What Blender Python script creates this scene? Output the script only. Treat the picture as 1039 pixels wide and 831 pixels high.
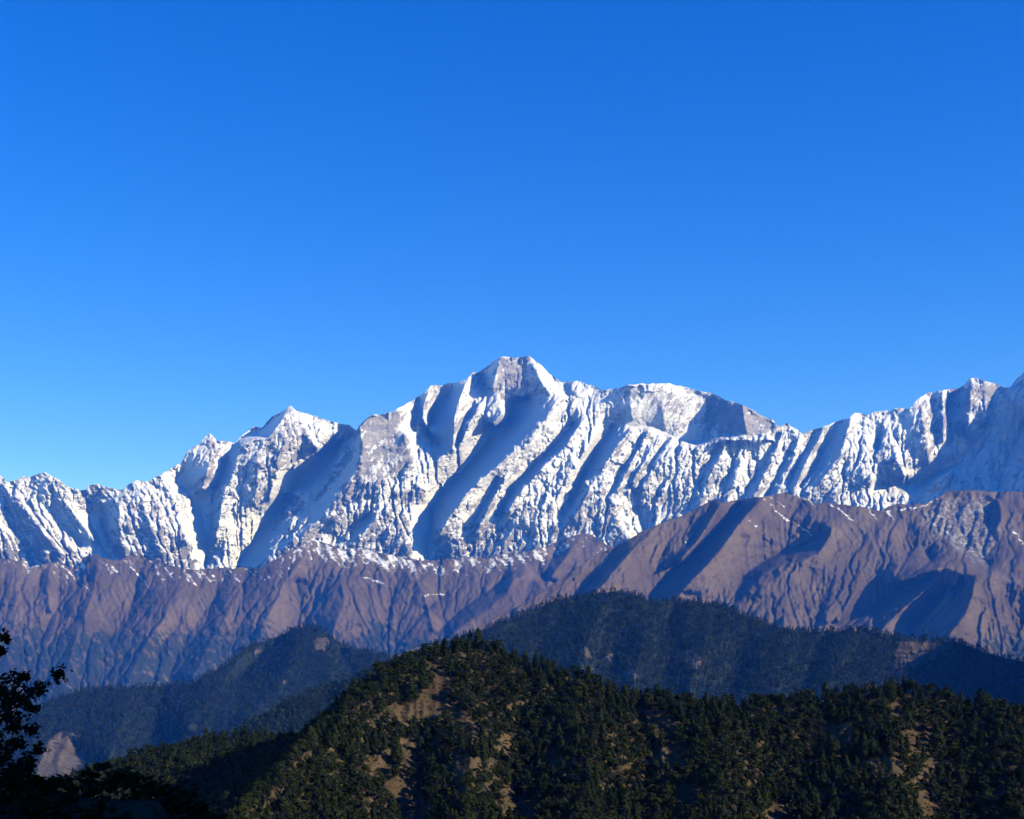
import bpy, math, random
import numpy as np
from mathutils import Vector

# ---------------------------------------------------------------- camera, sky, sun, exposure
scene = bpy.context.scene
for o in list(bpy.data.objects):
    bpy.data.objects.remove(o)
COL = scene.collection
W_PX, H_PX = 1039.0, 831.0
F_PX = 1427.3                      # focal length in photo pixels (about 40 degrees across)
PITCH = math.radians(9.72)
SUN_AZ, SUN_EL = 114.0, 26.0       # degrees clockwise from the view direction, above the horizon

cam_d = bpy.data.cameras.new("camera")
cam_d.sensor_fit = 'HORIZONTAL'
cam_d.sensor_width = 36.0
cam_d.lens = 36.0 * F_PX / W_PX
cam_d.clip_start = 0.5
cam_d.clip_end = 300000.0
cam = bpy.data.objects.new("camera", cam_d)
cam.location = (0, 0, 0)
cam.rotation_euler = (math.pi / 2 + PITCH, 0, 0)
COL.objects.link(cam)
scene.camera = cam

world = bpy.data.worlds.new("World")
scene.world = world
world.use_nodes = True
wn, wl = world.node_tree.nodes, world.node_tree.links
wn.clear()
sky = wn.new('ShaderNodeTexSky')
sky.sky_type = 'NISHITA'
sky.sun_disc = False
sky.sun_elevation = math.radians(SUN_EL)
sky.sun_rotation = math.radians(SUN_AZ)
sky.altitude = 2600.0
sky.air_density = 1.0
sky.dust_density = 0.0
sky.ozone_density = 4.0
sat = wn.new('ShaderNodeHueSaturation')
sat.inputs['Saturation'].default_value = 1.31
sat.inputs['Hue'].default_value = 0.5205
bgn = wn.new('ShaderNodeBackground')
bgn.inputs['Strength'].default_value = 0.134
out = wn.new('ShaderNodeOutputWorld')
wl.new(sky.outputs[0], sat.inputs['Color'])
wl.new(sat.outputs[0], bgn.inputs['Color'])
wl.new(bgn.outputs[0], out.inputs['Surface'])

_el, _az = math.radians(SUN_EL), math.radians(SUN_AZ)
SUN = Vector((math.sin(_az) * math.cos(_el), math.cos(_az) * math.cos(_el), math.sin(_el)))
sun_d = bpy.data.lights.new("sun", 'SUN')
sun_d.energy = 3.35
sun_d.angle = math.radians(0.5)
sun_d.color = (1.0, 0.95, 0.86)
sun = bpy.data.objects.new("sun", sun_d)
sun.rotation_euler = (-SUN).to_track_quat('-Z', 'Y').to_euler()
COL.objects.link(sun)

vs = scene.view_settings
scene.display_settings.display_device = 'sRGB'
vs.view_transform = 'Standard'
vs.look = 'None'
vs.exposure = 0.78
vs.gamma = 1.0
vs.use_curve_mapping = False
scene.cycles.use_denoising = True
scene.cycles.max_bounces = 6
scene.cycles.diffuse_bounces = 0
scene.cycles.volume_bounces = 2
HAZE_DENSITY = 2.35e-5
HAZE_COLOR = (0.03, 0.24, 1.0)

# ---------------------------------------------------------------- helpers
rng = np.random.default_rng(11)
random.seed(11)
CT, ST = math.cos(PITCH), math.sin(PITCH)


def to_world(px, py, D):
    """Points at forward distance D (metres along +Y) seen in the directions of photo pixels."""
    a = (np.asarray(px, float) - W_PX / 2) / F_PX
    b = (H_PX / 2 - np.asarray(py, float)) / F_PX
    dy = CT - ST * b
    dz = ST + CT * b
    return np.stack([a / dy * D, np.broadcast_to(D, np.shape(dy)) * 1.0, dz / dy * D], -1)


def to_pixel(P):
    P = np.asarray(P, float)
    fwd = P[..., 1] * CT + P[..., 2] * ST
    up = -P[..., 1] * ST + P[..., 2] * CT
    return W_PX / 2 + F_PX * P[..., 0] / fwd, H_PX / 2 - F_PX * up / fwd


def perlin(x, y, seed=0):
    x = np.asarray(x, float); y = np.asarray(y, float)
    xi, yi = np.floor(x).astype(np.int64), np.floor(y).astype(np.int64)
    xf, yf = x - xi, y - yi
    u = xf * xf * xf * (xf * (xf * 6 - 15) + 10)
    v = yf * yf * yf * (yf * (yf * 6 - 15) + 10)

    def g(ix, iy, dx, dy):
        h = (ix * 374761393 + iy * 668265263 + seed * 974634777) & 0xFFFFFFFF
        h = ((h ^ (h >> 13)) * 1274126177) & 0xFFFFFFFF
        h = (h ^ (h >> 16)) & 0xFFFF
        a = h * (2 * math.pi / 65536.0)
        return np.cos(a) * dx + np.sin(a) * dy
    n00 = g(xi, yi, xf, yf); n10 = g(xi + 1, yi, xf - 1, yf)
    n01 = g(xi, yi + 1, xf, yf - 1); n11 = g(xi + 1, yi + 1, xf - 1, yf - 1)
    return ((n00 * (1 - u) + n10 * u) * (1 - v) + (n01 * (1 - u) + n11 * u) * v) * 1.5


def fbm(x, y, octaves, seed=0, gain=0.5):
    s, a = 0.0, 1.0
    for k in range(octaves):
        s = s + a * perlin(x * 2 ** k, y * 2 ** k, seed + k * 17)
        a *= gain
    return s


def ridged(x, y, octaves, seed=0, gain=0.5):
    s, a = 0.0, 1.0
    for k in range(octaves):
        s = s + a * (0.5 - np.abs(perlin(x * 2 ** k, y * 2 ** k, seed + k * 13)) * 1.4)
        a *= gain
    return s


def crags(x, y, seed=0):
    """Angular broken-rock relief: tilted facets meeting at sharp edges (about -0.5 to 0.5)."""
    xi, yi = np.floor(x).astype(np.int64), np.floor(y).astype(np.int64)
    best = np.full(np.shape(x), 9.0); val = np.zeros(np.shape(x))
    for ox in (-1, 0, 1):
        for oy in (-1, 0, 1):
            cx, cy = xi + ox, yi + oy
            h = (cx * 374761393 + cy * 668265263 + seed * 974634777) & 0xFFFFFFFF
            h = ((h ^ (h >> 13)) * 1274126177) & 0xFFFFFFFF
            h = h ^ (h >> 16)
            jx = (h & 0xFF) / 255.0; jy = ((h >> 8) & 0xFF) / 255.0; g1 = ((h >> 16) & 0xFF) / 255.0 - 0.5; g2 = ((h >> 24) & 0xFF) / 255.0 - 0.5
            dx = x - cx - jx; dy = y - cy - jy
            d = np.abs(dx) * (0.9 + g1 * 0.5) + np.abs(dy) * (0.7 + g2 * 0.5)
            v = g1 * 0.35 - d * 0.9 + (g1 * dx + g2 * dy) * 1.1
            m = d < best
            best = np.where(m, d, best); val = np.where(m, v, val)
    return val + 0.4


def smooth(e0, e1, x):
    t = np.clip((x - e0) / (e1 - e0), 0, 1)
    return t * t * (3 - 2 * t)


def solve_relief(lines, x0, x1, y0, y1, step, k):
    """Screened membrane stretched over ridge (+) and gully (-) lines: offsets in metres towards the viewer's side."""
    u = None
    for lev in (8, 4, 2, 1):
        h = step * lev
        nx, ny = int((x1 - x0) / h) + 2, int((y1 - y0) / h) + 2
        acc = np.zeros((ny, nx)); cnt = np.zeros((ny, nx))
        for ln in lines:
            for (ax, ay, av), (bx, by, bv) in zip(ln[:-1], ln[1:]):
                n = max(2, int(math.hypot(bx - ax, by - ay) / (h * 0.4)) + 1)
                t = np.linspace(0, 1, n)
                ix = np.round((ax + (bx - ax) * t - x0) / h).astype(int)
                iy = np.round((ay + (by - ay) * t - y0) / h).astype(int)
                ok = (ix >= 0) & (ix < nx) & (iy >= 0) & (iy < ny)
                np.add.at(acc, (iy[ok], ix[ok]), (av + (bv - av) * t)[ok])
                np.add.at(cnt, (iy[ok], ix[ok]), 1)
        m = cnt > 0
        val = np.where(m, acc / np.maximum(cnt, 1), 0)
        if u is None:
            u = np.zeros((ny, nx))
        else:
            yy = np.clip(np.arange(ny) / 2.0, 0, u.shape[0] - 1.001)
            xx = np.clip(np.arange(nx) / 2.0, 0, u.shape[1] - 1.001)
            u = bil(u, xx[None, :] + 0 * yy[:, None], yy[:, None] + 0 * xx[None, :])
        den = 4 + (k * h) ** 2
        u = np.where(m, val, u)
        for _ in range(160):
            p = np.pad(u, 1, mode='edge')
            q = (p[:-2, 1:-1] + p[2:, 1:-1] + p[1:-1, :-2] + p[1:-1, 2:]) / den
            u = np.where(m, val, q)
    return u


def bil(g, x, y):
    x = np.clip(x, 0, g.shape[1] - 1.001); y = np.clip(y, 0, g.shape[0] - 1.001)
    xi, yi = x.astype(int), y.astype(int)
    xf, yf = x - xi, y - yi
    return (g[yi, xi] * (1 - xf) + g[yi, xi + 1] * xf) * (1 - yf) + (g[yi + 1, xi] * (1 - xf) + g[yi + 1, xi + 1] * xf) * yf


def line_mask(lines, px, py, width):
    """1 on the given polylines fading to 0 at width pixels (each vertex may carry its own width)."""
    m = np.zeros(np.shape(px))
    for ln in lines:
        xs = [p[0] for p in ln]; ys = [p[1] for p in ln]
        sel = (px > min(xs) - width * 2) & (px < max(xs) + width * 2) & (py > min(ys) - width * 2) & (py < max(ys) + width * 2)
        if not sel.any():
            continue
        X, Y = px[sel], py[sel]
        d = np.full(X.shape, 1e9)
        for (ax, ay), (bx, by) in zip(ln[:-1], ln[1:]):
            L2 = (bx - ax) ** 2 + (by - ay) ** 2 + 1e-9
            t = np.clip(((X - ax) * (bx - ax) + (Y - ay) * (by - ay)) / L2, 0, 1)
            d = np.minimum(d, np.hypot(X - ax - t * (bx - ax), Y - ay - t * (by - ay)))
        m[sel] = np.maximum(m[sel], np.clip(1 - d / width, 0, 1))
    return m


def in_poly(poly, px, py):
    ins = np.zeros(np.shape(px), bool)
    n = len(poly)
    for i in range(n):
        x0, y0 = poly[i]; x1, y1 = poly[(i + 1) % n]
        if y0 == y1:
            continue
        c = ((y0 > py) != (y1 > py)) & (px < (x1 - x0) * (py - y0) / (y1 - y0) + x0)
        ins ^= c
    return ins


def mesh_from(name, V, F, mats, attrs=None, smooth_shade=True, matidx=None):
    V = np.ascontiguousarray(V, dtype=np.float32); F = np.ascontiguousarray(F, dtype=np.int32)
    me = bpy.data.meshes.new(name)
    k = F.shape[1]
    me.vertices.add(len(V)); me.vertices.foreach_set('co', V.ravel())
    me.loops.add(F.size); me.loops.foreach_set('vertex_index', F.ravel())
    me.polygons.add(len(F))
    me.polygons.foreach_set('loop_start', np.arange(len(F), dtype=np.int32) * k)
    me.polygons.foreach_set('loop_total', np.full(len(F), k, np.int32))
    me.polygons.foreach_set('use_smooth', np.full(len(F), smooth_shade))
    if matidx is not None:
        me.polygons.foreach_set('material_index', np.ascontiguousarray(matidx, dtype=np.int32))
    for m in mats:
        me.materials.append(m)
    for an, av in (attrs or {}).items():
        at = me.attributes.new(an, 'FLOAT', 'POINT')
        at.data.foreach_set('value', np.ascontiguousarray(av, dtype=np.float32))
    me.update(calc_edges=True)
    me.validate()
    return me


def link(name, data, label=None, cat=None, kind=None, group=None, parent=None):
    o = bpy.data.objects.new(name, data)
    COL.objects.link(o)
    if label: o['label'] = label
    if cat: o['category'] = cat
    if kind: o['kind'] = kind
    if group: o['group'] = group
    if parent: o.parent = parent
    return o


def grid_faces(nr, nc):
    i = np.arange(nr - 1)[:, None] * nc + np.arange(nc - 1)[None, :]
    return np.stack([i, i + 1, i + nc + 1, i + nc], -1).reshape(-1, 4)


def erode(D, cell, below, strength, iters, n_drop, steps, hard, seed, diff=0.06):
    """Rain runs down the face along its true fall lines and cuts gullies: D is the depth of the face over a regular grid
    (rows go down), cell the grid spacing in metres. Returns the cut face and how much water passed each point."""
    r = np.random.default_rng(seed)
    ny, nx = D.shape
    ys, xs = np.where(below)
    flux = np.ones(D.shape)
    for it in range(iters):
        Dx = np.gradient(D, axis=1) / cell
        Dz = np.maximum(-np.gradient(D, axis=0) / cell, 0.08)
        n2 = 1 + Dx * Dx + Dz * Dz
        vx = np.clip(Dx * Dz / n2, -2, 2); vy = (1 + Dx * Dx) / n2
        ln = np.sqrt(vx * vx + vy * vy) + 1e-6
        vx /= ln; vy /= ln
        k = r.integers(0, len(xs), n_drop)
        x = xs[k] + r.random(n_drop); y = ys[k] + r.random(n_drop)
        ux = np.zeros(n_drop); uy = np.ones(n_drop)
        acc = np.zeros(ny * nx)
        for st_ in range(steps):
            xi = x.astype(np.int64); yi = y.astype(np.int64)
            ok = (xi > 0) & (xi < nx - 1) & (yi < ny - 1)
            if not ok.all():
                x, y, ux, uy, xi, yi = x[ok], y[ok], ux[ok], uy[ok], xi[ok], yi[ok]
            if not len(x):
                break
            lin = yi * nx + xi
            acc += np.bincount(lin, minlength=ny * nx)
            ux = 0.35 * ux + 0.65 * vx.ravel()[lin]; uy = 0.35 * uy + 0.65 * vy.ravel()[lin]
            q = np.sqrt(ux * ux + uy * uy) + 1e-6
            ux /= q; uy /= q
            x = x + ux; y = y + uy
        A = acc.reshape(ny, nx) * (len(xs) / n_drop)
        p = np.pad(A, 1, mode='edge')
        A = (p[1:-1, 1:-1] * 2 + p[:-2, 1:-1] + p[2:, 1:-1] + p[1:-1, :-2] + p[1:-1, 2:]) / 6.0
        flux = A if it == 0 else 0.5 * flux + 0.5 * A
        cut = strength * (np.minimum(A, 400.0) ** 0.5 - 1.0) / iters
        D = D + cut * hard
        p = np.pad(D, 1, mode='edge')
        D = D + diff * (p[:-2, 1:-1] + p[2:, 1:-1] + p[1:-1, :-2] + p[1:-1, 2:] - 4 * D)
    return D, flux


class Relief:
    """A mountainside: crest line, front slope with its ridges and gullies in true depth, and the slope behind the crest."""

    def __init__(self, sky, ybot, depth, lines, step, k, x0, x1, rows, noise, jag=0.0, back=(0.0, 0.0), back_rows=10, skirt=None, rain=None):
        sx = np.array([p[0] for p in sky], float); sy = np.array([p[1] for p in sky], float)
        nx = int((x1 - x0) / step) + 1
        px = np.linspace(x0, x1, nx)
        ys = np.interp(px, sx, sy)
        if jag:
            ys = ys + jag * fbm(px / 9.0, px * 0 + 3.3, 3, 5, 0.6)
        v = np.linspace(0, 1, rows) ** 1.0
        PX = np.broadcast_to(px[None, :], (rows, nx)).copy()
        PY = ys[None, :] + (ybot - ys[None, :]) * v[:, None]
        gy0, gy1 = min(sy) - 6, ybot + 6
        gs = max(step, 1.2)
        u = solve_relief(lines, x0 - 10, x1 + 10, gy0, gy1, gs, k)
        off = bil(u, (PX - x0 + 10) / gs, (PY - gy0) / gs)
        if rain:
            es = rain['step']
            gx_ = np.arange(x0 - 8, x1 + 8, es); gy_ = np.arange(gy0, ybot + 5, es)
            GXp, GYp = np.meshgrid(gx_, gy_)
            og = bil(u, (GXp - x0 + 10) / gs, (GYp - gy0) / gs)
            Dg = depth(GXp, GYp) - og - noise(GXp, GYp, og)
            hard = rain['hard'](GXp, GYp) if rain.get('hard') else np.ones(GXp.shape)
            Dg, fl = erode(Dg, es * float(Dg.mean()) / F_PX, GYp > np.interp(GXp, px, ys), rain['strength'], rain['iters'], rain['drops'], rain['steps'], hard, rain['seed'], rain.get('diff', 0.06))
            D = bil(Dg, (PX - gx_[0]) / es, (PY - gy_[0]) / es)
            self.flux = np.log1p(np.maximum(bil(fl, (PX - gx_[0]) / es, (PY - gy_[0]) / es), 0))
        else:
            D = depth(PX, PY) - off - noise(PX, PY, off)
            self.flux = np.zeros(PX.shape)
        self.PX, self.PY, self.off = PX, PY, off
        P = to_world(PX, PY, D)
        self.front = P
        self.rows, self.nx = rows, nx
        # behind the crest the ground falls away from the viewer
        bk = []
        top = P[0]
        for r in range(back_rows, 0, -1):
            t = (r / back_rows) ** 1.5
            dy = back[0] * t
            dz = -back[1] * t * (0.85 + 0.3 * fbm(px / 40.0, px * 0 + r * 0.37, 2, 9))
            q = top.copy(); q[:, 1] += dy; q[:, 0] *= (1 + dy / np.maximum(top[:, 1], 1)); q[:, 2] += dz
            bk.append(q)
        sk = []
        if skirt:
            bot = P[-1]
            for r in range(1, skirt[2] + 1):
                t = r / skirt[2]
                q = bot.copy(); q[:, 1] -= skirt[0] * t; q[:, 2] -= skirt[1] * t
                sk.append(q)
        self.nb, self.ns = len(bk), len(sk)
        self.P = np.concatenate([np.array(bk).reshape(-1, nx, 3), P, np.array(sk).reshape(-1, nx, 3)], 0)
        self.PXa = np.concatenate([np.repeat(PX[:1], self.nb, 0), PX, np.repeat(PX[-1:], self.ns, 0)], 0)
        self.PYa = np.concatenate([np.repeat(PY[:1], self.nb, 0), PY, np.repeat(PY[-1:], self.ns, 0)], 0)
        self.flux = np.concatenate([np.repeat(self.flux[:1], self.nb, 0), self.flux, np.repeat(self.flux[-1:], self.ns, 0)], 0)
        du = np.gradient(self.P, axis=1); dv = np.gradient(self.P, axis=0)
        n = np.cross(dv, du)
        n /= np.linalg.norm(n, axis=-1, keepdims=True) + 1e-9
        n *= np.sign(n[..., 2:3] * 1.0 + (n[..., 2:3] == 0))
        self.N = n

    def build(self, name, mat, attrs, **kw):
        F = grid_faces(self.P.shape[0], self.nx)[:, ::-1]
        me = mesh_from(name, self.P.reshape(-1, 3), F, [mat], {a: x.ravel() for a, x in attrs.items()}, not getattr(self, 'flat', False))
        return link(name, me, **kw)

    def scatter(self, n, mask, min_gap, r):
        """n ground points, uniform over the hill's plan area, where mask (per vertex) lets something grow."""
        P = self.P
        e1 = P[:-1, 1:] - P[:-1, :-1]; e2 = P[1:, :-1] - P[:-1, :-1]
        area = np.abs(e1[..., 0] * e2[..., 1] - e1[..., 1] * e2[..., 0]) + 0.5 * np.linalg.norm(np.cross(e1, e2), axis=-1)
        area = area + 0.5 * np.median(area)
        w = (area * mask[:-1, :-1]).ravel()
        idx = r.choice(len(w), size=n, p=w / w.sum())
        i, j = np.divmod(idx, area.shape[1])
        a, b = r.random(n)[:, None], r.random(n)[:, None]
        Q = (P[i, j] * (1 - a) + P[i, j + 1] * a) * (1 - b) + (P[i + 1, j] * (1 - a) + P[i + 1, j + 1] * a) * b
        keep, occ = [], {}
        for t in range(n):
            cx, cy = int(Q[t, 0] // min_gap), int(Q[t, 1] // min_gap)
            hit = False
            for ox in (-1, 0, 1):
                for oy in (-1, 0, 1):
                    for s in occ.get((cx + ox, cy + oy), ()):
                        if (Q[s, 0] - Q[t, 0]) ** 2 + (Q[s, 1] - Q[t, 1]) ** 2 < min_gap * min_gap:
                            hit = True
            if not hit:
                occ.setdefault((cx, cy), []).append(t); keep.append(t)
        return Q[keep], i[keep], j[keep]


# ---------------------------------------------------------------- materials
def new_mat(name):
    m = bpy.data.materials.new(name)
    m.use_nodes = True
    nt = m.node_tree
    b = nt.nodes['Principled BSDF']
    b.inputs['Roughness'].default_value = 0.9
    b.inputs['Specular IOR Level'].default_value = 0.15
    return m, nt, b


def N(nt, t, **kw):
    n = nt.nodes.new(t)
    for k, v in kw.items():
        if k in n.inputs:
            n.inputs[k].default_value = v
        else:
            setattr(n, k, v)
    return n


def mixc(nt, fac, a, b):
    n = nt.nodes.new('ShaderNodeMix'); n.data_type = 'RGBA'
    for s, v in ((0, fac), (6, a), (7, b)):
        if hasattr(v, 'is_linked'):
            nt.links.new(v, n.inputs[s])
        else:
            n.inputs[s].default_value = v if s == 0 else (*v, 1)
    return n.outputs[2]


def math_n(nt, op, a, b=None, clamp=False):
    n = nt.nodes.new('ShaderNodeMath'); n.operation = op; n.use_clamp = clamp
    for s, v in ((0, a), (1, b)):
        if v is None:
            continue
        if hasattr(v, 'is_linked'):
            nt.links.new(v, n.inputs[s])
        else:
            n.inputs[s].default_value = v
    return n.outputs[0]


def attr(nt, name):
    n = nt.nodes.new('ShaderNodeAttribute'); n.attribute_name = name
    return n.outputs['Fac']


def ramp(nt, v, lo, hi):
    n = nt.nodes.new('ShaderNodeMapRange'); n.interpolation_type = 'SMOOTHSTEP'
    nt.links.new(v, n.inputs['Value'])
    n.inputs['From Min'].default_value = lo; n.inputs['From Max'].default_value = hi
    return n.outputs['Result']


def noise_n(nt, scale, detail=5.0, rough=0.6, stretch=None):
    tc = nt.nodes.new('ShaderNodeTexCoord')
    n = N(nt, 'ShaderNodeTexNoise', Scale=scale, Detail=detail, Roughness=rough)
    if stretch:
        mp = nt.nodes.new('ShaderNodeMapping'); mp.inputs['Scale'].default_value = stretch
        nt.links.new(tc.outputs['Object'], mp.inputs['Vector']); nt.links.new(mp.outputs[0], n.inputs['Vector'])
    else:
        nt.links.new(tc.outputs['Object'], n.inputs['Vector'])
    return n.outputs['Fac']


def bump(nt, b, h, strength, dist):
    n = N(nt, 'ShaderNodeBump', Strength=strength, Distance=dist)
    nt.links.new(h, n.inputs['Height']); nt.links.new(n.outputs[0], b.inputs['Normal'])


def mat_snow_rock():
    m, nt, b = new_mat("snow_and_rock")
    fine = noise_n(nt, 0.045, 6, 0.8)
    f = math_n(nt, 'ADD', attr(nt, 'rock'), math_n(nt, 'MULTIPLY', math_n(nt, 'SUBTRACT', fine, 0.5), 1.7))
    f = ramp(nt, f, 0.42, 0.60)
    big = noise_n(nt, 0.004, 6, 0.65, (1, 1, 2.5))
    rock = mixc(nt, ramp(nt, big, 0.35, 0.65), (0.25, 0.23, 0.215), (0.42, 0.39, 0.36))
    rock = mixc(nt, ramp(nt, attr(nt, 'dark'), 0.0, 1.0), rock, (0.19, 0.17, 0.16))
    snow = mixc(nt, noise_n(nt, 0.006, 4), (0.82, 0.83, 0.86), (0.90, 0.90, 0.90))
    nt.links.new(mixc(nt, f, snow, rock), b.inputs['Base Color'])
    bump(nt, b, noise_n(nt, 0.03, 6, 0.75), 0.9, 28.0)
    return m


def mat_brown():
    m, nt, b = new_mat("dry_alpine_grass")
    n1 = noise_n(nt, 0.0016, 7, 0.65); n2 = noise_n(nt, 0.014, 8, 0.75)
    c = mixc(nt, ramp(nt, n1, 0.35, 0.65), (0.084, 0.059, 0.033), (0.150, 0.108, 0.063))
    c = mixc(nt, ramp(nt, n2, 0.5, 0.75), c, (0.055, 0.040, 0.028))
    c = mixc(nt, ramp(nt, attr(nt, 'gully_dark'), 2.6, 5.2), c, (0.072, 0.054, 0.031))  # gully lines darkened in colour, for plants and for shadow
    frs = math_n(nt, 'ADD', attr(nt, 'forest'), math_n(nt, 'MULTIPLY', math_n(nt, 'SUBTRACT', n2, 0.5), 1.2))
    c = mixc(nt, ramp(nt, frs, 0.4, 0.62), c, (0.022, 0.030, 0.018))
    sn = math_n(nt, 'ADD', attr(nt, 'snow'), math_n(nt, 'MULTIPLY', math_n(nt, 'SUBTRACT', noise_n(nt, 0.022, 5, 0.7), 0.5), 1.3))
    c = mixc(nt, ramp(nt, sn, 0.34, 0.68), c, (0.80, 0.81, 0.84))
    fr = math_n(nt, 'MULTIPLY', attr(nt, 'frost'), ramp(nt, noise_n(nt, 0.02, 6, 0.75), 0.42, 0.68))
    c = mixc(nt, fr, c, (0.38, 0.39, 0.41))
    nt.links.new(c, b.inputs['Base Color'])
    bump(nt, b, noise_n(nt, 0.035, 6, 0.75), 0.7, 12.0)
    return m


def mat_hill(name, grass_a, grass_b, scrub, sc):
    m, nt, b = new_mat(name)
    n1 = noise_n(nt, sc, 6, 0.6); n2 = noise_n(nt, sc * 9, 5, 0.7)
    c = mixc(nt, ramp(nt, n1, 0.35, 0.65), grass_a, grass_b)
    c = mixc(nt, ramp(nt, math_n(nt, 'SUBTRACT', n2, math_n(nt, 'MULTIPLY', attr(nt, 'bare'), 0.18)), 0.45, 0.6), c, scrub)
    nt.links.new(c, b.inputs['Base Color'])
    bump(nt, b, n2, 0.6, 0.02 / sc)
    return m


def mat_wooded():
    m, nt, b = new_mat("wooded_hill_ground")
    n1 = noise_n(nt, 0.006, 6, 0.6); n2 = noise_n(nt, 0.05, 5, 0.7)
    soil = mixc(nt, ramp(nt, n1, 0.35, 0.65), (0.085, 0.066, 0.046), (0.14, 0.112, 0.082))
    soil = mixc(nt, ramp(nt, n2, 0.52, 0.62), soil, (0.025, 0.026, 0.016))
    floor = mixc(nt, ramp(nt, n2, 0.35, 0.65), (0.009, 0.018, 0.010), (0.020, 0.030, 0.015))
    f = math_n(nt, 'ADD', attr(nt, 'bare'), math_n(nt, 'MULTIPLY', math_n(nt, 'SUBTRACT', n1, 0.5), 0.6))
    nt.links.new(mixc(nt, ramp(nt, f, 0.4, 0.6), floor, soil), b.inputs['Base Color'])
    bump(nt, b, n2, 0.6, 4.0)
    return m


def mat_foliage(name, dark, light, per_object=False):
    m, nt, b = new_mat(name)
    if per_object:
        r = nt.nodes.new('ShaderNodeObjectInfo').outputs['Random']
    else:
        r = attr(nt, 'var')
    c = mixc(nt, r, dark, light)
    nt.links.new(c, b.inputs['Base Color'])
    b.inputs['Roughness'].default_value = 0.85
    b.inputs['Specular IOR Level'].default_value = 0.06
    return m


def mat_plain(name, a, bcol, sc):
    m, nt, b = new_mat(name)
    nt.links.new(mixc(nt, noise_n(nt, sc, 5, 0.6), a, bcol), b.inputs['Base Color'])
    return m


M_SNOW = mat_snow_rock()
M_BROWN = mat_brown()
M_NEAR = mat_hill("dry_hill_grass", (0.070, 0.045, 0.019), (0.112, 0.074, 0.034), (0.03, 0.027, 0.012), 0.02)
M_MID = mat_wooded()
M_BARK = mat_plain("bark", (0.035, 0.026, 0.02), (0.075, 0.058, 0.045), 3.0)
M_CONIFER = mat_foliage("conifer_needles", (0.010, 0.017, 0.005), (0.026, 0.033, 0.009), True)
M_BROAD = mat_foliage("oak_foliage", (0.012, 0.019, 0.005), (0.032, 0.038, 0.010), True)
M_FOREST = mat_foliage("forest_foliage", (0.010, 0.017, 0.005), (0.028, 0.034, 0.009))
M_FARFOREST = mat_foliage("far_forest_foliage", (0.008, 0.019, 0.011), (0.024, 0.040, 0.020))
M_LEAF = mat_plain("oak_leaf", (0.012, 0.018, 0.007), (0.028, 0.036, 0.014), 2.0)
M_SOIL = mat_plain("valley_soil", (0.03, 0.035, 0.02), (0.06, 0.055, 0.03), 0.004)

# ---------------------------------------------------------------- ground sheet
ZG = -1500.0
gv = [(-14400, -390, ZG), (14400, -390, ZG), (14400, 28400, ZG), (-14400, 28400, ZG)]
link("valley_ground", mesh_from("valley_ground", np.array(gv), np.array([[0, 1, 2, 3]]), [M_SOIL]),
     label="dark valley floor lying between the hills", cat="ground", kind="structure")

# ---------------------------------------------------------------- snow range
SKY_SNOW = [(-260, 470), (-160, 455), (-90, 466), (-40, 474), (0, 482), (8, 490), (14, 488), (22, 484), (30, 483.5), (35, 482), (45, 479), (52, 483), (60, 487),
    (69, 494), (80, 497.5), (88, 497), (90, 492.5), (102, 491.7), (107, 495), (125, 497), (130, 492.5), (138, 486.5), (143, 488), (152, 488),
    (160, 482.5), (183, 470), (187, 463), (194, 455), (202, 451.5), (207, 444.5), (213.7, 440), (220.5, 448), (235.5, 448.5), (239, 449), (248, 440),
    (258, 432.7), (266, 433), (276.5, 423), (288, 417), (295, 411.5), (302, 417), (308, 418.7), (320, 422.5), (336, 428.5), (354, 431), (362, 436.5),
    (364, 431.7), (376, 421.4), (388, 419.7), (400, 416.6), (404, 414), (419, 406.5), (432.6, 396.8), (437.5, 391.3), (448, 390.8), (460, 387.8),
    (467.5, 386.6), (474, 384.5), (480, 377.4), (485, 377.8), (493, 372), (505, 364.6), (508.6, 362.4), (523, 362.8), (532.4, 361.3), (537, 360.6),
    (541.5, 364.6), (549, 370), (558, 380), (569, 387.5), (582, 387.5), (587, 386.2), (596.5, 390), (611, 395.7), (620, 394.8), (628, 394), (637, 390.4),
    (673.6, 388.7), (691, 392), (708, 396), (724.5, 399.5), (734, 405), (751.6, 410), (766.7, 418), (784, 425.5), (788.4, 432), (792.7, 432), (799, 429.4),
    (810, 436.3), (814, 440.5), (821, 436.5), (838.6, 432.3), (852, 426), (860, 426), (866, 419), (874.7, 419.9), (880, 422.3), (887, 417.4), (902, 416.9),
    (909.6, 413.6), (922, 414.4), (929.6, 407.4), (939.5, 399.4), (954.5, 397), (972, 393.7), (979.4, 388.7), (984.4, 382.5), (997, 385), (1009, 388.7),
    (1018, 393.7), (1025.5, 392.4), (1031.8, 383.7), (1039, 377.5), (1056, 362), (1075, 352), (1100, 338), (1130, 345), (1170, 330), (1230, 360), (1300, 350)]

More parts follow.
